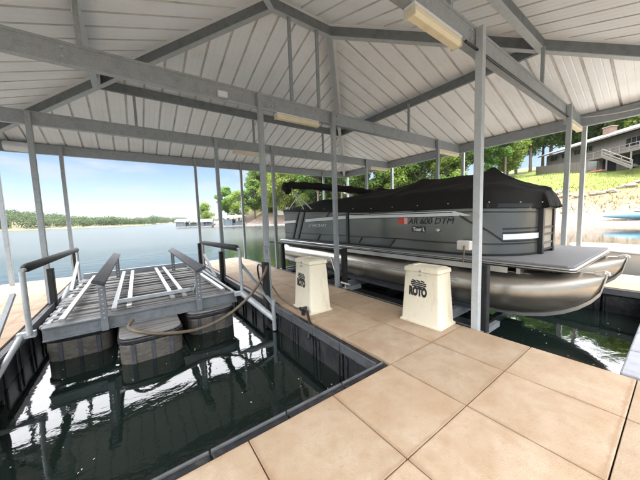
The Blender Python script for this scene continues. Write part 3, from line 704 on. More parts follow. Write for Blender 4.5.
fb = MB(); fb.box(-1.18, 1.66, 5.38, 5.45, -.08, .13); fb.box(-1.18, 1.66, 5.34, 5.377, .105, .13); fb.box(-1.18, 1.66, 5.34, 5.377, -.08, -.06)
for k in range(14): fb.box(-1.0+k*.19, -.93+k*.19, 5.372, 5.379, .0, .05)
fb.build('front_beam', dark_steel, lift, bevel=.004)
pb = MB(); pb.box(-.30, .85, 5.62, 5.68, .24, .30); pb.build('cross_rail', pale_steel, lift, bevel=.004)
MB().box(-1.18, 1.66, 9.55, 9.63, .07, .27).build('rear_beam', steel, lift, bevel=.004)
for xx in (-1.15, 1.62): MB().box(xx-.03, xx+.03, 5.46, 9.54, -.07, .13).build('side_beam', steel, lift, bevel=.004)
pk = MB(); y = 5.5; rng2 = random.Random(3)
while y < 9.5:
    w_ = .09+.07*rng2.random(); z = .10+.03*rng2.random(); sk = rng2.uniform(-.015, .015)
    pk.bar((-1.22, y-sk, z), (1.54, y+sk, z+rng2.uniform(-.01, .01)), w_, .035); y += w_+.05+.09*rng2.random()
pk.build('plank_deck', wetwood, lift, bevel=.004)
for x0, x1, ya, yb in ((-.95, -.92, 5.3, 9.3), (-.34, -.28, 5.4, 9.4), (-.14, -.08, 5.4, 9.4), (.52, .50, 5.5, 9.4), (.72, .70, 5.5, 9.4), (1.40, 1.36, 5.4, 9.3)):
    MB().bar((x0, ya, .21), (x1, yb, .21), .07, .05).build('runner', alumb, lift, bevel=.004)
# upright bunks
for x, xf in ((-.46, -.40), (.93, .93)):
    for yy, xx in ((5.29, x), (9.0, xf)):
        p = MB(); p.box(xx-.045, xx+.045, yy-.03, yy+.03, -.07, .70); up_ = p.build('bunk_upright', dark_steel, lift, bevel=.005)
        hl = MB()
        for k in range(7): hl.tube([(xx, yy-.034, .14+k*.075), (xx, yy-.03, .14+k*.075)], .014, 8)
        hl.build('adjusting_hole', alumb, up_)
    bk = MB(); s_ = -1 if x < 0 else 1
    bk.bar((x, 4.92, .76), (xf, 9.25, .76), .165, .055, (s_*-.45, 0, 1)); bk.build('bunk_board', bunkm, lift, bevel=.015)
    MB().bar((x, 4.98, .705), (xf, 9.2, .705), .07, .05, (0, 0, 1)).build('bunk_rail', steel, lift, bevel=.004)
for xx in (-.46, .93):
    MB().bar((xx, 5.32, .50), (xx, 5.75, .18), .05, .05).build('bunk_brace', steel, lift)
# side guide rails
for x, ya, yb in ((-1.25, 5.18, 9.5), (1.72, 5.2, 8.55)):
    g0 = MB(); g0.tube([(x, ya, .12), (x, ya, 1.0)], .032, 10); g1 = MB(); g1.tube([(x, yb, -.05), (x, yb, .92)], .032, 10)
    g0.build('guide_post', pale_steel, lift, smooth=50); g1.build('guide_post', pale_steel, lift, smooth=50)
    MB().tube([(x, ya-.02, 1.02), (x, yb+.05, .95)], .026, 10).build('guide_rail', pale_steel, lift, smooth=50)
    MB().tube([(x, ya+.10, 1.03), (x, ya+.2, 1.03), (x, yb-.1, .955), (x, yb, .95)], [.03, .062, .062, .03], 12).build('guide_pad', rubber, lift, smooth=50)
    s_ = -1 if x < 0 else 1
    MB().bar((x, yb-.02, .62), (x+s_*.0, yb-1.3, .1), .06, .04).build('guide_brace', pale_steel, lift)
# swing arms that tie the lift to the docks
for s_, xin, xout in ((-1, -1.28, -1.47), (1, 1.66, 2.06)):
    MB().bar((xin-.08*s_, 5.22, .12), (xin+.10*s_, 5.22, .12), .08, .08).build('arm_bracket', pale_steel, lift)
    MB().tube([(xin+.06*s_, 5.22, .12), (xout, 4.42, -.28)], .06 if s_ > 0 else .035, 12).build('swing_arm', pale_steel, lift, smooth=50)
    MB().bar((xin+.10*s_, 5.28, .70), (xout+.0*s_, 4.45, -.02), .05, .04).build('arm_brace', steel, lift)
    MB().tube([(xout-.02*s_, 4.42, -.48), (xout-.02*s_, 4.42, .10)], .04, 10).build('hinge_pin', steel, lift, smooth=50)
    MB().tube([(xin+.06*s_, 8.6, .12), (xout, 7.9, -.28)], .05, 12).build('swing_arm', pale_steel, lift, smooth=50)

# ------------------------------------------------------------------ pontoon boat
boat = thing('pontoon_boat', (5.9, 5, .4), 'dark grey pontoon boat under black canvas cover raised on a lift in the right slip', 'boat')
BX0, BX1 = 4.58, 7.22; CX = (BX0+BX1)/2
DZ = .86
# tubes with upswept noses
def pontoon(cx):
    r = .355; n = 24; zc_ = .33; zb_ = zc_-r; rows_ = []
    ys = [9.1, 9.05, 8.9, 8.5]+list(np.arange(8.0, 2.2, -.6))+[2.0, 1.7, 1.4, 1.15, .95, .8, .68, .60, .55]
    for y in ys:
        if y > 1.75: rr = r if y < 8.9 else r*(.9 if y < 9.08 else .75); zc2 = zc_; wx = rr; top = zc_+rr; bot = zc_-rr
        else:
            t = (1.75-y)/1.2; bot = zb_+(.74-zb_)*(1-math.sqrt(max(0, 1-t*t*.98))) if t < 1 else .74
            top = zc_+r+.07*t; wx = r*(1-.92*t**1.5) if t < 1 else 0
            wx = max(wx, .02)
        zm = (top+bot)/2; hz = (top-bot)/2
        rows_.append([(cx+wx*math.cos(2*math.pi*k/n), y, zm+hz*math.sin(2*math.pi*k/n)) for k in range(n+1)])
    mb = MB(); mb.grid(rows_); mb.f.append(tuple(range(n)))
    p = mb.build('pontoon', alum, boat, smooth=60)
    # keel strip and nose plate
    ky = list(np.arange(8.8, 1.76, -.7))+[1.75, 1.4, 1.15, .95, .8, .68, .60, .55]; path = []
    for y in ky:
        t = max(0, (1.75-y)/1.2); b = zb_ if t == 0 else (zb_+(.74-zb_)*(1-math.sqrt(max(0, 1-t*t*.98))) if t < 1 else .74); path.append((cx, y, b-.005))
    MB().strip([(cx-.022, y_) for _, y_, _ in path], [z_-.035 for _, _, z_ in path], [z_+.02 for _, _, z_ in path], -.044).build('keel', alumb, p, smooth=60)
    nm = MB(); nm.prism([(.52, .735), (.60, .70), (.68, .71), (.66, .765), (.57, .79), (.53, .775)], 'x', cx-.03, cx+.03); nm.tube([(cx-.05, .575, .755), (cx+.05, .575, .755)], .018, 10)
    nm.build('nose_eye', alumb, p, bevel=.008)
    for y in (7.6, 6.1, 4.6, 3.1, 1.9): 
        wl = MB(); wl.tube([(cx+(r+.001)*math.cos(2*math.pi*k/24), y, zc_+(r+.001)*math.sin(2*math.pi*k/24)) for k in range(25)], .006, 6, False)
        wl.build('weld_band', alumb, p, smooth=60)
    st = MB(); st.box(cx-r-.03, cx-r+.06, 2.3, 8.6, .42, .46); st.build('lifting_strake', alumb, p, bevel=.006)
pontoon(4.92); pontoon(6.88)
# deck
def dk(off, y0, z0, z1):
    c = .05
    return MB().prism([(BX0-off, 9.0), (BX0-off, y0+c-off), (BX0+c-off*.6, y0-off), (BX1-c+off*.6, y0-off), (BX1+off, y0+c-off), (BX1+off, 9.0)], 'z', z0, z1)
dk(0, .82, DZ-.03, DZ).build('deck', carpet, boat, bevel=.006)
dk(.03, .82, DZ-.085, DZ-.032).build('rub_rail', alumb, boat, bevel=.012)
dk(.034, .82, DZ-.065, DZ-.05).build('rail_insert', blackrail, boat)
dk(-.02, .95, DZ-.11, DZ-.087).build('deck_base', blackrail, boat)
cm = MB()
for y in list(np.arange(1.4, 8.9, .5)): cm.box(BX0+.06, BX1-.06, y, y+.05, DZ-.20, DZ-.112)
cm.build('cross_member', alumb, boat)
ri = MB()
for cx in (4.92, 6.88): ri.box(cx-.18, cx+.18, 1.3, 8.9, .665, DZ-.202)
ri.build('riser', alum, boat)
us = MB()
us.box(BX0+.02, BX0+.035, 1.55, 8.9, DZ-.20, DZ-.112); us.build('side_skirt', alumb, boat)
# fence: plan path from stern to bow gate, port side then mirrored
def topz(y): return 1.74+max(0, y-4.5)*.045-max(0, 2.2-y)*.05
def fence_path():
    P = [(4.66, y) for y in (8.75, 8.3, 7.86, 7.36, 6.8, 6.2, 5.6, 5.23, 4.9, 4.2, 3.5, 2.9, 2.45)]
    P += [(4.69, 2.15), (4.78, 1.92), (4.93, 1.74), (5.13, 1.60), (5.35, 1.50), (5.58, 1.44)]
    return P
FP = fence_path()
mir = lambda p: (2*CX-p[0], p[1])
for side in (0, 1):
    P = FP if side == 0 else [mir(p) for p in FP]
    th = .03 if side == 0 else -.03                   # thickness goes inboard
    tz = [topz(p[1]) for p in P]
    inb = lambda mb, h0, h1, out_: mb
    fp = MB().strip(P, DZ+.035, tz, th).build('fence_panel', gun, boat, smooth=40)
    if side == 1: fp['label'] = 'far side fence panel'
    def offp(o_):                                      # outward offset path
        r_ = []
        for i, p in enumerate(P):
            d = Vector(P[min(i+1, len(P)-1)])-Vector(P[max(i-1, 0)]); d.normalize(); nn = Vector((d.y, -d.x))*(1 if side == 0 else -1); q = Vector(p)+nn*o_; r_.append((q.x, q.y))
        return r_
    O = offp(.012); th2 = .011 if side == 0 else -.011
    for nm_, z0, z1 in (('bottom_rail', DZ+.002, DZ+.04), ('lower_rail', None, None), ('top_rail', None, None)):
        if nm_ == 'bottom_rail': a = [z0]*len(P); b = [z1]*len(P)
        elif nm_ == 'lower_rail': a = [DZ+.195+.02*(p[1] > 3) for p in P]; b = [q+.022 for q in a]
        else: a = [z-.055 for z in tz]; b = [z+.01 for z in tz]
        MB().strip(O, a, b, th2).build(nm_, blackrail, boat, smooth=40)
    MB().strip(O, [z-.135 for z in tz], [z-.118 for z in tz], th2).build('upper_rail', blackrail, boat, smooth=40)
    if side == 0:
        def sub(y0, y1): return [i for i, p in enumerate(P) if y0 >= p[1] >= y1]
        # long white stripe with black edge lines
        Ps = [(4.66, y) for y in (8.74, 7.9)], [(4.66, y) for y in (7.30, 6.4, 5.30)], [(4.66, y) for y in (5.16, 4.2, 3.2, 2.42)]
        def zs(y): return 1.575-max(0, y-5)*.035
        for seg in Ps:
            s2 = [(p[0]-.010, p[1]) for p in seg]
            hi = [zs(p[1])+.062 for p in seg]; lo = [zs(p[1])-.028 for p in seg]
            if seg[-1][1] < 2.5:
                s2.append((4.65, 2.12)); lo.append(zs(2.1)-.028); hi.append(zs(2.1)-.022)
            MB().strip(s2, lo, hi, .009).build('side_stripe', white_trim, boat)
            s3 = [(p[0]-.012, p[1]) for p in seg]
            MB().strip(s3, [zs(p[1])-.045 for p in seg], [zs(p[1])-.032 for p in seg], .011).build('stripe_edge', blackrail, boat)
            MB().strip(s3, [zs(p[1])+.066 for p in seg], [zs(p[1])+.078 for p in seg], .011).build('stripe_edge', blackrail, boat)
        # black uprights
        MB().box(4.635, 4.659, 5.19, 5.27, DZ+.04, topz(5.2)-.05).build('fence_upright', blackrail, boat)
        for ya, yb in ((7.34, 7.80), (7.70, 8.16)):
            MB().bar((4.645, ya, topz(7.4)-.05), (4.645, yb, DZ+.04), .02, .085, (0, 1, 0)).build('fence_upright', blackrail, boat)
        # short slanted ties in the upper and lower window bands
        for y in (3.1, 4.3, 6.0): MB().bar((4.648, y, topz(y)-.06), (4.648, y+.14, zs(y)+.08), .016, .03, (0, 1, 0)).build('rail_tie', blackrail, boat)
        for y in (3.7, 4.7, 6.5): MB().bar((4.648, y, DZ+.20), (4.648, y+.14, DZ+.045), .016, .03, (0, 1, 0)).build('rail_tie', blackrail, boat)
        # diagonal black line that drops towards the bow, and white bow stripe
        dp = MB()
        dz0, dz1 = 1.46, 1.10
        idx = [i for i, p in enumerate(P) if p[1] <= 2.2 and p[0] <= 5.0]
        dpath = [(4.645, 2.3), (O[13][0], O[13][1]), (O[14][0], O[14][1]), (O[15][0], O[15][1])]
        dp.strip(dpath, [1.53, 1.42, 1.28, 1.10], [1.565, 1.455, 1.315, 1.135], .011); dp.build('diagonal_rail', blackrail, boat)
        bp_ = [O[i] for i in range(15, len(O))]
        MB().strip(bp_, 1.135, 1.225, .011).build('bow_stripe', white_trim, boat)
        for za in (1.098, 1.235, 1.30): MB().strip(bp_, za, za+.024, .014).build('bow_rail', blackrail, boat)
# gate at the bow
gx0, gx1, gy = 5.60, 6.20, 1.42
for x in (gx0, gx1): MB().box(x-.05, x+.05, gy-.04, gy+.04, DZ+.002, 1.69).build('gate_post', blackrail, boat, bevel=.008)
MB().box(gx0+.052, gx1-.052, gy-.012, gy+.012, DZ+.05, 1.66).build('gate_panel', gatem, boat)
for z in (DZ+.05, 1.02, 1.17, 1.29, 1.62): MB().box(gx0+.052, gx1-.052, gy-.03, gy-.014, z, z+.034).build('gate_rail', blackrail, boat)
# canvas cover
def ridge(y): return float(np.interp(y, [.98, 1.05, 1.25, 1.68, 2.05, 2.27, 2.5, 3.04, 3.6, 3.82, 4.05, 4.6, 5.0, 5.2, 5.45, 6.7, 7.9, 8.8], [1.55, 1.80, 1.93, 2.09, 2.30, 2.47, 2.43, 2.405, 2.42, 2.48, 2.41, 2.33, 2.33, 2.40, 2.31, 2.22, 2.10, 1.98]))
def half(y):
    # half width of the boat at this y
    pts = sorted([(p[1], CX-p[0]) for p in FP]); return float(np.interp(y, [a for a, b in pts], [b for a, b in pts]))+.025
rows_ = []
cy = [8.82, 8.7, 8.3, 7.9, 7.5, 7.1, 6.7, 6.3, 5.9, 5.6, 5.45, 5.3, 5.2, 5.1, 4.9, 4.6, 4.3, 4.05, 3.95, 3.82, 3.7, 3.5, 3.2, 2.9, 2.6, 2.42, 2.34, 2.27, 2.2, 2.1, 1.95, 1.8, 1.65, 1.55, 1.47, 1.42, 1.40, 1.385]
rg = np.random.default_rng(3)
for y in cy:
    h = half(max(y, 1.45)); h = h if y > 1.45 else h*.0+ .36
    rz = ridge(y); tz_ = topz(y)
    prof = [(-1.0, tz_-.07), (-1.005, tz_+.0), (-.99, tz_+.10), (-.95, tz_+.22), (-.86, tz_+.30)]
    row = []
    sh = tz_+.30
    if rz < sh+.04: sh = tz_+(rz-tz_)*.7
    full = []
    for u, z in prof:
        z = tz_-.07+(z-(tz_-.07))*((sh-tz_+.07)/.37); full.append((u, z))
    for u in (-.7, -.55, -.4, -.25, -.12, -.04, 0): 
        f = (1-abs(u)/.86); sag = .06*math.sin(math.pi*f); full.append((u, sh+(rz-sh)*f**1.0-sag*max(0, (rz-sh))*1.6))
    full += [(-u, z) for u, z in reversed(full[:-1])]
    for k, (u, z) in enumerate(full):
        wv = .016*math.sin(y*9+u*5)+.014*math.sin(y*23+u*11)+.012*rg.normal()
        row.append((CX+u*h, y, z+wv*(0 if abs(u) > .99 else 1)))
    rows_.append(row)
# front skirt hanging over the bow fence
y = 1.36; h = .40; row = []
last = rows_[-1]
rows_.append([(CX+(p[0]-CX)*1.02, 1.33, min(p[2], 1.80)) for p in last])
rows_.append([(CX+(p[0]-CX)*1.06, 1.30+.012*math.sin(i*2.1), 1.655+.01*math.sin(i*1.7)) for i, p in enumerate(last)])
cv = MB().grid(rows_).build('canvas_cover', clothm, boat, smooth=70)
sm = cv.modifiers.new('subdiv', 'SUBSURF'); sm.levels = sm.render_levels = 2
so_ = cv.modifiers.new('solid', 'SOLIDIFY'); so_.thickness = .006
# snaps along the cover hem
sn = MB()
for y in np.arange(2.5, 8.6, .62): sn.tube([(4.632, y, topz(y)+.03), (4.621, y, topz(y)+.03)], .009, 8)
for i in (14, 16, 18): sn.tube([(FP[i][0]-.03, FP[i][1]-.03, topz(FP[i][1])+.03), (FP[i][0]-.045, FP[i][1]-.045, topz(FP[i][1])+.03)], .009, 8)
sn.build('snap', alumb, cv)
# bimini top folded in its boot at the stern
bim = MB(); bp2 = spline([(4.52, 8.05, 2.52), (4.46, 8.2, 2.66), (4.62, 8.3, 2.76), (5.3, 8.25, 2.78), (6.2, 8.0, 2.72), (7.0, 7.6, 2.62), (7.35, 7.1, 2.48), (7.38, 6.6, 2.36)], 6)
bim.tube(bp2, [.115+.035*math.sin(i*.8)**2 for i in range(len(bp2))], 12); bim.build('bimini_boot', clothm, boat, smooth=60)
for x in (4.64, 7.16):
    fm = MB()
    fm.tube([(x, 8.15, 2.66), (x, 6.9, topz(6.9)+.02)], .018, 8); fm.tube([(x, 8.05, 2.60), (x, 7.35, topz(7.3)+.02)], .018, 8); fm.tube([(x, 7.75, 2.3), (x, 8.35, topz(8.3)+.02)], .016, 8)
    fm.build('bimini_frame', alumb, boat, smooth=60)
# writing on the near side
text_on_left_face('AR 600 DTM', .165, 4.655, 3.36, 1.405, ink, boat, 'registration_lettering', width=.96, shear=.25, spacing=1.0)
for ya, yb, m_, n_ in ((3.60, 3.47, stick_r, 'red_sticker'), (3.46, 3.375, stick_w, 'pale_sticker')):
    MB().box(4.652, 4.659, yb, ya, 1.40, 1.545).build(n_, m_, boat)
text_on_left_face('Tour L', .10, 4.652, 3.24, 1.265, white_trim, boat, 'model_lettering', width=.27, bold=.004)
MB().box(4.656, 4.6595, 2.96, 3.27, 1.245, 1.355).build('lettering_backing', blackrail, boat)
text_on_left_face('STARCRAFT', .12, 4.652, 7.12, 1.315, white_trim, boat, 'maker_lettering', width=.98, shear=.15)
kn = MB(); kn.tube([(4.66, 2.69, 1.29), (4.625, 2.69, 1.29), (4.615, 2.69, 1.29)], [.035, .035, .02], 14); kn.build('docking_light', alumb, boat, smooth=40)
# outboard motor behind the stern
mo = MB(); mo.prism([(9.05, .62), (9.45, .55), (9.62, .95), (9.55, 1.30), (9.15, 1.32), (9.0, 1.0)], 'x', CX-.2, CX+.2); mo.build('outboard_motor', blackrail, boat, bevel=.06)

# lift carrying the boat
bl = thing('boat_cradle_lift', (5.9, 5, -.2), 'dark boat lift with black guide posts carrying the pontoon boat', 'boat lift')
for cx in (4.92, 6.88): MB().box(cx-.12, cx+.12, 2.0, 8.8, -.115, -.03).build('bunk_board', bunkm, bl, bevel=.015)
for y in (2.4, 5.2, 8.2): MB().box(4.2, 7.5, y-.06, y+.06, -.28, -.118).build('cross_beam', dark_steel, bl)
for cx in (4.55, 7.25): MB().box(cx-.22, cx+.22, 2.0, 9.0, -.9, -.283).build('tank', blackp, bl, bevel=.05)
for x, y, zt in ((3.98, 1.62, .86), (3.98, 4.62, .86), (3.98, 7.7, .8), (7.55, 4.6, .8)):
    MB().box(x-.05, x+.05, y-.06, y+.06, -.6, zt).build('guide_post', rubber, bl, bevel=.012)
    MB().bar((x-.15, y, -.12), (x+.5*(1 if x < 6 else -1), y, -.12), .06, .08).build('arm', dark_steel, bl)
MB().tube([(3.98, 9.0, .80), (3.98, 4.7, .80)], .035, 10).build('guide_rail', rubber, bl, smooth=50)
MB().tube([(3.92, 5.05, .62), (3.86, 4.72, .05)], .022, 8).build('arm_brace', alumb, bl, smooth=50)

# small things on the finger dock
o = thing('mooring_cleat', (3.9, 4.4, 0), 'small galvanised cleat on the finger dock edge below the pontoon', 'cleat')
m = MB(); m.box(3.74, 3.86, 4.34, 4.44, -.015, .02); m.tube([(3.80, 4.39, .02), (3.80, 4.39, .085)], .018, 8); m.tube([(3.80, 4.25, .10), (3.80, 4.53, .10)], .024, 8); m.build('cleat_body', alumb, o, smooth=50)
o = thing('mooring_bracket', (4.3, 2.1, 1.0), 'pale mooring bracket with hanging rope at the boat side by the big post', 'bracket')
MB().box(4.42, 4.52, 2.02, 2.24, .98, 1.14).build('pad', hullw, o, bevel=.02)
MB().tube([(4.40, 2.10, 1.06), (4.39, 2.1, .92), (4.40, 2.12, .78)], .014, 8).build('rope', hosem, o, smooth=50)
o = thing('post_hardware', (2.05, 4.62, .95), 'grey winch housing strapped to the finger post by the empty lift', 'winch')
m = MB(); m.box(1.98, 2.08, 4.56, 4.63, .84, 1.10); m.tube([(2.03, 4.555, 1.05), (2.03, 4.50, 1.05)], .04, 12); m.tube([(2.03, 4.50, 1.05), (2.03, 4.49, .93)], .012, 6); m.build('housing', greyrail, o, bevel=.01)
o = thing('slip_hose', (4.2, 1.4, -.3), 'thin dark hose curving into the water between the big post and the bow', 'hose')
MB().tube(spline([(3.84, 1.5, -.05), (4.1, 1.62, -.2), (4.45, 1.5, -.38), (4.4, 1.2, -.46), (4.05, .95, -.45), (3.83, .9, -.18)]), .013, 8).build('hose_line', hosem, o, smooth=60)

# ------------------------------------------------------------------ beyond the right finger
o = thing('white_skiff', (11.2, -.6, -.3), 'white hulled boat moored beyond the far finger dock at the right edge', 'boat')
rows_ = []
for y, wv, zt in ((2.05, .15, .50), (1.9, .5, .48), (1.4, .82, .45), (.5, .95, .42), (-1.5, 1.0, .42), (-3.6, .98, .42)):
    rows_.append([(11.2-wv, y, zt), (11.2-wv*.98, y, zt-.12), (11.2-wv*.85, y, -.35), (11.2-wv*.4, y, -.7), (11.2+wv*.4, y, -.7), (11.2+wv*.85, y, -.35), (11.2+wv*.98, y, zt-.12), (11.2+wv, y, zt)])
hb = MB().grid(rows_); k = len(rows_[0]); hb.f.append(tuple(range(k))); hb.f.append(tuple(range(len(hb.v)-k, len(hb.v)))); hb.build('hull', hullw, o, smooth=40)
gp = [(r_[0][0], r_[0][1], r_[0][2]+.01) for r_ in reversed(rows_)]+[(r_[-1][0], r_[-1][1], r_[-1][2]+.01) for r_ in rows_]
MB().tube(gp, .04, 8).build('gunwale', white_trim, o, smooth=50)
MB().prism([(11.2-.9, -3.5), (11.2-.9, .5), (11.2-.45, 1.85), (11.2+.45, 1.85), (11.2+.9, .5), (11.2+.9, -3.5)], 'z', .30, .34).build('deck', hullw, o)
o = thing('blue_kayak', (49.5, 4.2, 1), 'long blue kayak lying on the gravel bank below the grey house', 'kayak')
rows_ = []
for i in range(13):
    t = i/12; wv = .48*math.sin(math.pi*min(max(t, .02), .98))**.6; y = 6.0-6.5*t; x = 47.2+.55*t*2; zz = ground_z(x, y)+.12
    rows_.append([(x+wv*math.cos(a), y, zz+.38+ .42*math.sin(a)*(wv/.48)) for a in [2*math.pi*k/14 for k in range(15)]])
MB().grid(rows_).build('hull', kayakb, o, smooth=60)
ck = MB(); xx = 47.7; ck.tube([(xx+.32*math.cos(a), 2.8+.75*math.sin(a), ground_z(xx, 2.8)+.94) for a in [2*math.pi*k/16 for k in range(17)]], .05, 6); ck.build('cockpit_rim', blackrail, o)

# rocks along the bank
rk = None
rr = random.Random(9)
def rock_mesh(seed):
    bm = bmesh.new(); bmesh.ops.create_icosphere(bm, subdivisions=2, radius=.5); q = random.Random(seed)
    for v in bm.verts: v.co *= 1+.35*math.sin(v.co.x*5+seed)*math.sin(v.co.y*6)+q.uniform(-.1, .1); v.co.z *= .6
    me = bpy.data.meshes.new('bank_rock'); bm.to_mesh(me); bm.free(); me.materials.append(stone); return me
rms = [rock_mesh(i) for i in range(4)]
for i in range(46):
    y = 28-i*.85; x = shore_x(y)+13.5+1.2*math.sin(i*.5)+rr.uniform(-.4, .4)
    o = bpy.data.objects.new('bank_rock', rms[i % 4]); COL.objects.link(o); s_ = rr.uniform(.5, 1.25)
    o.location = (x, y, ground_z(x, y)+.08); o.scale = (s_, s_*rr.uniform(.8, 1.5), s_); o.rotation_euler = (0, 0, rr.uniform(0, 6))
    tag(o, 'weathered rock in the row edging the lawn above the gravel bank', 'rock', 'rocks edging the lawn')

def scatter(name, n, fy, fd, size, m, label, cat, flat=.6, blades=False, seed=4):
    q = np.random.default_rng(seed); V = []; Fs = []
    for _ in range(n):
        y = q.uniform(*fy); d = q.uniform(*fd); x = shore_x(y)+d; z = ground_z(x, y); s_ = size*(.4+q.random()**2*1.3); k = len(V)
        if blades:
            for b in range(5):
                a = q.uniform(0, 6.28); w_ = s_*.16; lx, ly = math.cos(a)*s_*.5, math.sin(a)*s_*.5; k = len(V)
                V += [(x-ly*.3*w_/s_, y+lx*.3*w_/s_, z-.03), (x+ly*.9*w_/s_*2, y-lx*.9*w_/s_*2, z-.03), (x+lx, y+ly, z+s_)]; Fs.append((k, k+1, k+2))
        else:
            pts = [(1,0,0),(0,1,0),(-1,0,0),(0,-1,0),(.1,.1,1),(0,0,-.5)]
            V += [(x+(a+q.normal()*.2)*s_*.5, y+(b+q.normal()*.2)*s_*.5, z+(c+q.normal()*.1)*s_*.5*flat) for a, b, c in pts]
            Fs += [(k+i, k+(i+1) % 4, k+4) for i in range(4)]+[(k+(i+1) % 4, k+i, k+5) for i in range(4)]
    return tag(MB().add(V, Fs).build(name, m), label, cat, kind='stuff')
scatter('bank_gravel', 5000, (-14, 40), (.2, 10), .16, stone, 'loose gravel and small stones on the bank', 'gravel')
scatter('dry_weeds', 3000, (-14, 60), (6, 16), .32, mat('dry_weed', (.22, .18, .06), .9, 0, [(.5, 4, .45, .65, (.09, .13, .025), .9)]), 'patchy dry weeds on the tan slope', 'weeds', blades=True, seed=6)
scatter('lawn_grass', 22000, (-12, 34), (14, 34), .13, mat('grass_blade', (.085, .132, .019), .9, 0, [(.4, 4, .45, .65, (.135, .155, .033), .9)]), 'mown green grass of the hillside lawn', 'grass', blades=True, seed=8)
q = np.random.default_rng(12); V = []; Fs = []
for _ in range(150):
    x, y = (q.uniform(-1.4, 2.0), q.uniform(1.95, 5.5)) if q.random() < .55 else (q.uniform(3.9, 7.6), q.uniform(.4, 2.6)); s_ = q.uniform(.004, .014); k = len(V); a = q.uniform(0, 6.28)
    V += [(x+s_*math.cos(a+i*1.57)*(1 if i % 2 else .5), y+s_*math.sin(a+i*1.57), WZ+.003+(.004 if i == 0 else 0)) for i in range(4)]; Fs.append((k, k+1, k+2, k+3))
tag(MB().add(V, Fs).build('floating_debris', mat('debris', (.35, .33, .24), .8)), 'tiny floating leaf bits and seeds on the slip water', 'debris', kind='stuff')

# ------------------------------------------------------------------ house on the hill
HA = Vector((79.5, 19.6)); HB = Vector((58.0, -6.4)); hd = (HB-HA); HL = hd.length; hd.normalize(); hn = Vector((-hd.y, hd.x))
if hn.x > 0: hn = -hn                                  # towards the water
hs = thing('hillside_house', (HA.x, HA.y, 10), 'grey wood sided two storey house with long eave, balcony and stairs above the lawn', 'house')
def HP(s, d, z): p = HA+hd*s+hn*d; return (p.x, p.y, z)
EZ = 14.0
def hbox(s0, s1, d0, d1, z0, z1):
    return MB().add([HP(s0,d0,z0),HP(s1,d0,z0),HP(s1,d1,z0),HP(s0,d1,z0),HP(s0,d0,z1),HP(s1,d0,z1),HP(s1,d1,z1),HP(s0,d1,z1)], [(0,3,2,1),(4,5,6,7),(0,1,5,4),(1,2,6,5),(2,3,7,6),(3,0,4,7)])
hbox(0, HL, -9, 0, 4.5, EZ-.02).build('wall', siding, hs)
# vertical board battens
bt = MB()
for k in range(int(HL/.6)): b_ = hbox(k*.6, k*.6+.06, .003, .035, 6, EZ-.3); bt.add(b_.v, b_.f)
bt.build('battens', siding, hs)
rf = MB(); rf.add([HP(-.9, 1.3, EZ-.1), HP(HL+.9, 1.3, EZ-.1), HP(HL+.9, -4.5, EZ+1.9), HP(-.9, -4.5, EZ+1.9), HP(-.9, -10.3, EZ-.1), HP(HL+.9, -10.3, EZ-.1),
                  HP(-.9, 1.3, EZ+.12), HP(HL+.9, 1.3, EZ+.12), HP(HL+.9, -4.5, EZ+2.15), HP(-.9, -4.5, EZ+2.15), HP(-.9, -10.3, EZ+.12), HP(HL+.9, -10.3, EZ+.12)],
                 [(0,1,2,3),(3,2,5,4),(6,9,8,7),(9,10,11,8),(0,6,7,1),(4,5,11,10),(0,3,9,6),(3,4,10,9),(1,7,8,2),(2,8,11,5)])
rf = rf.build('roof', shingle, hs)
hbox(9.6, 11.0, -4.2, -3.0, EZ+.5, EZ+2.9).build('chimney', brick, rf); hbox(9.5, 11.1, -4.3, -2.9, EZ+2.9, EZ+3.05).build('chimney_cap', stone, rf)
hbox(-.9, HL+.9, 1.305, 1.36, EZ-.14, EZ+.14).build('fascia', trimw, rf)
def window(s0, s1, z0, z1, d=.0):
    f = hbox(s0, s1, d+.004, d+.10, z0, z1).build('window', trimw, hs)
    n = max(1, round((s1-s0)/.9)); g_ = MB()
    for k in range(n):
        b_ = hbox(s0+.07+(s1-s0-.07)*k/n, s0+(s1-s0-.07)*(k+1)/n, d+.102, d+.112, z0+.08, z1-.08); g_.add(b_.v, b_.f)
    g_.build('pane', glassd, f)
for s0, s1 in ((1.2, 3.2), (4.2, 6.2), (7.2, 8.6), (9.5, 11.2)): window(s0, s1, EZ-1.5, EZ-.45)
window(17.0, 19.4, EZ-2.4, EZ-.9); window(21, 23, EZ-2.2, EZ-.8)
# balcony with dark underside, railings and a stair
BZ = EZ-3.4
hbox(12.4, 30, .01, 2.3, BZ-.22, BZ).build('balcony_floor', siding, hs)
hbox(13.2, 15.6, .006, .06, BZ-2.8, BZ-.3).build('lower_door', glassd, hs)
hbox(17.5, 22.5, .006, .06, BZ-2.9, BZ-.5).build('lower_opening', glassd, hs)
def railing(s0, s1, d, z0, z1, hgt=1.05, n=None):
    m = MB()
    def seg(a, b, w_, h_): m.bar(HP(*a), HP(*b), w_, h_)
    seg((s0, d, z0+hgt), (s1, d, z1+hgt), .12, .10); seg((s0, d, z0+hgt*.5), (s1, d, z1+hgt*.5), .08, .10); seg((s0, d, z0+.12), (s1, d, z1+.12), .08, .10)
    n = n or max(2, round(abs(s1-s0)/1.5))
    for k in range(n+1):
        t = k/n; s_ = s0+(s1-s0)*t; z = z0+(z1-z0)*t; m.bar(HP(s_, d, z-.1), HP(s_, d, z+hgt+.05), .12, .12, (1, 0, 0))
    return m
railing(12.4, 30, 2.28, BZ, BZ).build('balcony_railing', trimw, hs)
for s_ in (12.6, 16.2, 20, 24, 28):
    p = HP(s_, 2.2, 0); MB().bar((p[0], p[1], ground_z(p[0], p[1])-.3), (p[0], p[1], BZ-.2), .2, .2, (1, 0, 0)).build('balcony_post', trimw, hs)
st = MB(); 
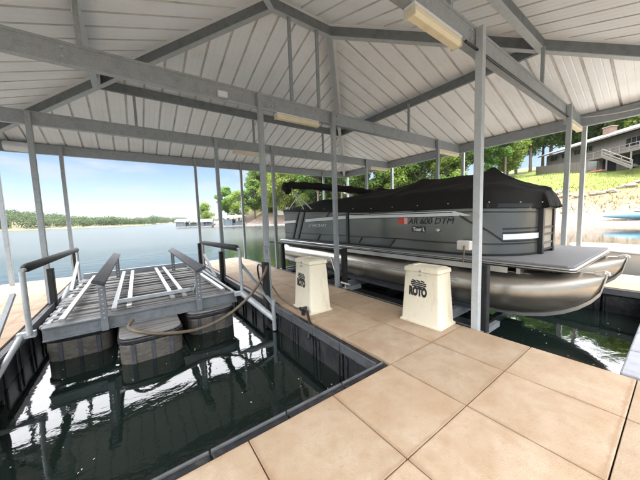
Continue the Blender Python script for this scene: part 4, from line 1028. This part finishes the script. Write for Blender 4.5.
for k in range(14):
    b_ = hbox(17+k*.34, 17+k*.34+.36, 2.6, 3.8, BZ-.1-k*.2-.08, BZ-.1-k*.2); st.add(b_.v, b_.f)
st.bar(HP(17, 2.62, BZ-.25), HP(21.8, 2.62, BZ-3.05), .08, .3); st.bar(HP(17, 3.78, BZ-.25), HP(21.8, 3.78, BZ-3.05), .08, .3)
st.build('stair', trimw, hs); railing(17, 21.8, 3.8, BZ-.1, BZ-2.9).build('stair_railing', trimw, hs)
hbox(14.0, 16.4, 2.5, 3.1, BZ-2.55, BZ-2.35).build('red_bench_seat', redwood, hs)
hbox(-.0, 12.2, .04, .10, 6.6, 10.9).build('lattice_skirt', wetwood, hs)
o = thing('garden_fence', HP(6, 2, 0), 'long weathered board fence below the left part of the house', 'fence')
m = MB()
for k in range(26):
    p = HP(.2+k*.46, 2.4, 0); gz = ground_z(p[0], p[1]); q = HP(.2+k*.46+.42, 2.4, 0); m.bar((p[0], p[1], gz+.9), (q[0], q[1], gz+.9), .06, 2.2)
m.build('boards', siding, o)
p = HP(.1, 2.3, 0)

# ------------------------------------------------------------------ far boathouses and docks on the point
def boathouse(x, y, L, W_, h, label, rm, rot=0.):
    o = thing('boathouse', (x, y, WZ), label, 'boathouse', 'boathouses on the far point')
    def lb(mb, n, m): q = mb.build(n, m, None); q.parent = o; return q
    lb(MB().box(-L/2, L/2, -W_/2, W_/2, .05, .5), 'float_deck', wetwood)
    ps = MB()
    for a in (-1, -.33, .33, 1):
        for b in (-1, 1): ps.box(a*L*.47-.08, a*L*.47+.08, b*W_*.46-.08, b*W_*.46+.08, .5, h)
    lb(ps, 'post', bluegrey)
    r_ = MB(); r_.add([(-L/2-.3, -W_/2-.3, h), (L/2+.3, -W_/2-.3, h), (L/2+.3, 0, h+.9), (-L/2-.3, 0, h+.9), (-L/2-.3, W_/2+.3, h), (L/2+.3, W_/2+.3, h)], [(0,1,2,3), (3,2,5,4), (0,4,5,1), (0,3,4), (1,5,2)])
    lb(r_, 'roof', rm)
    wl_ = MB(); wl_.box(-L/2+.2, -L*.05, -W_/2+.2, W_/2-.2, .52, h*.86); lb(wl_, 'wall', bluegrey)
    bo = MB(); bo.prism([(-1.8, .5), (1.6, .5), (2.3, 1.2), (1.4, 1.25), (.6, 1.8), (-.4, 1.8), (-.9, 1.2), (-2, 1.2)], 'y', -.9, .9); bo.v = [(a+L*.22, b, c) for a, b, c in bo.v]; lb(bo, 'stored_boat', bluegrey)
    o.rotation_euler = (0, 0, rot)
boathouse(16.7, 105, 7.2, 4.5, 2.3, 'blue grey boathouse farthest left on the point', tealroof, R(-25))
boathouse(20.4, 95, 4.5, 3.5, 2.0, 'smaller dark boathouse right of the blue grey one', shingle, R(-25))
boathouse(27.5, 86, 6.5, 4, 2.9, 'long pale-roofed boathouse in front of the yellow-green tree', tealroof, R(-35))
for k, (x, y, L, lab) in enumerate(((31.5, 76, 8, 'low grey swim dock on the water left of the finger posts'), (33.5, 68, 6, 'low brown swim dock below the tan slope'))):
    o = thing('swim_dock', (x, y, WZ), lab, 'dock', 'swim docks by the bank')
    q = MB().box(-L/2, L/2, -1.2, 1.2, .05, .45).build('deck', wetwood, None); q.parent = o
    q = MB(); [q.box(a-.05, a+.05, -1.1, -1.0, .45, 1.4) for a in (-L/2+.2, 0, L/2-.2)]; q = q.build('post', steel, None); q.parent = o
    o.rotation_euler = (0, 0, R(-40))
o = thing('lake_cottage', (47, 80, ground_z(47, 80)), 'pale lake cottage half hidden among trees on the point', 'house')
gz = ground_z(47, 80)
MB().box(42, 50, 76, 84, gz-3, gz+2.6).build('wall', hullw, o)
r_ = MB(); r_.add([(41.4, 75.4, gz+2.55), (41.4, 84.6, gz+2.55), (46, 84.6, gz+4.4), (46, 75.4, gz+4.4), (50.6, 75.4, gz+2.55), (50.6, 84.6, gz+2.55)], [(0,1,2,3), (3,2,5,4), (0,3,4), (1,5,2), (0,4,5,1)]); r_.build('roof', shingle, o)
m = MB()
for y in (77, 79.5, 82): m.box(41.93, 41.99, y-.5, y+.5, gz+.6, gz+1.8)
m.build('window', glassd, o)
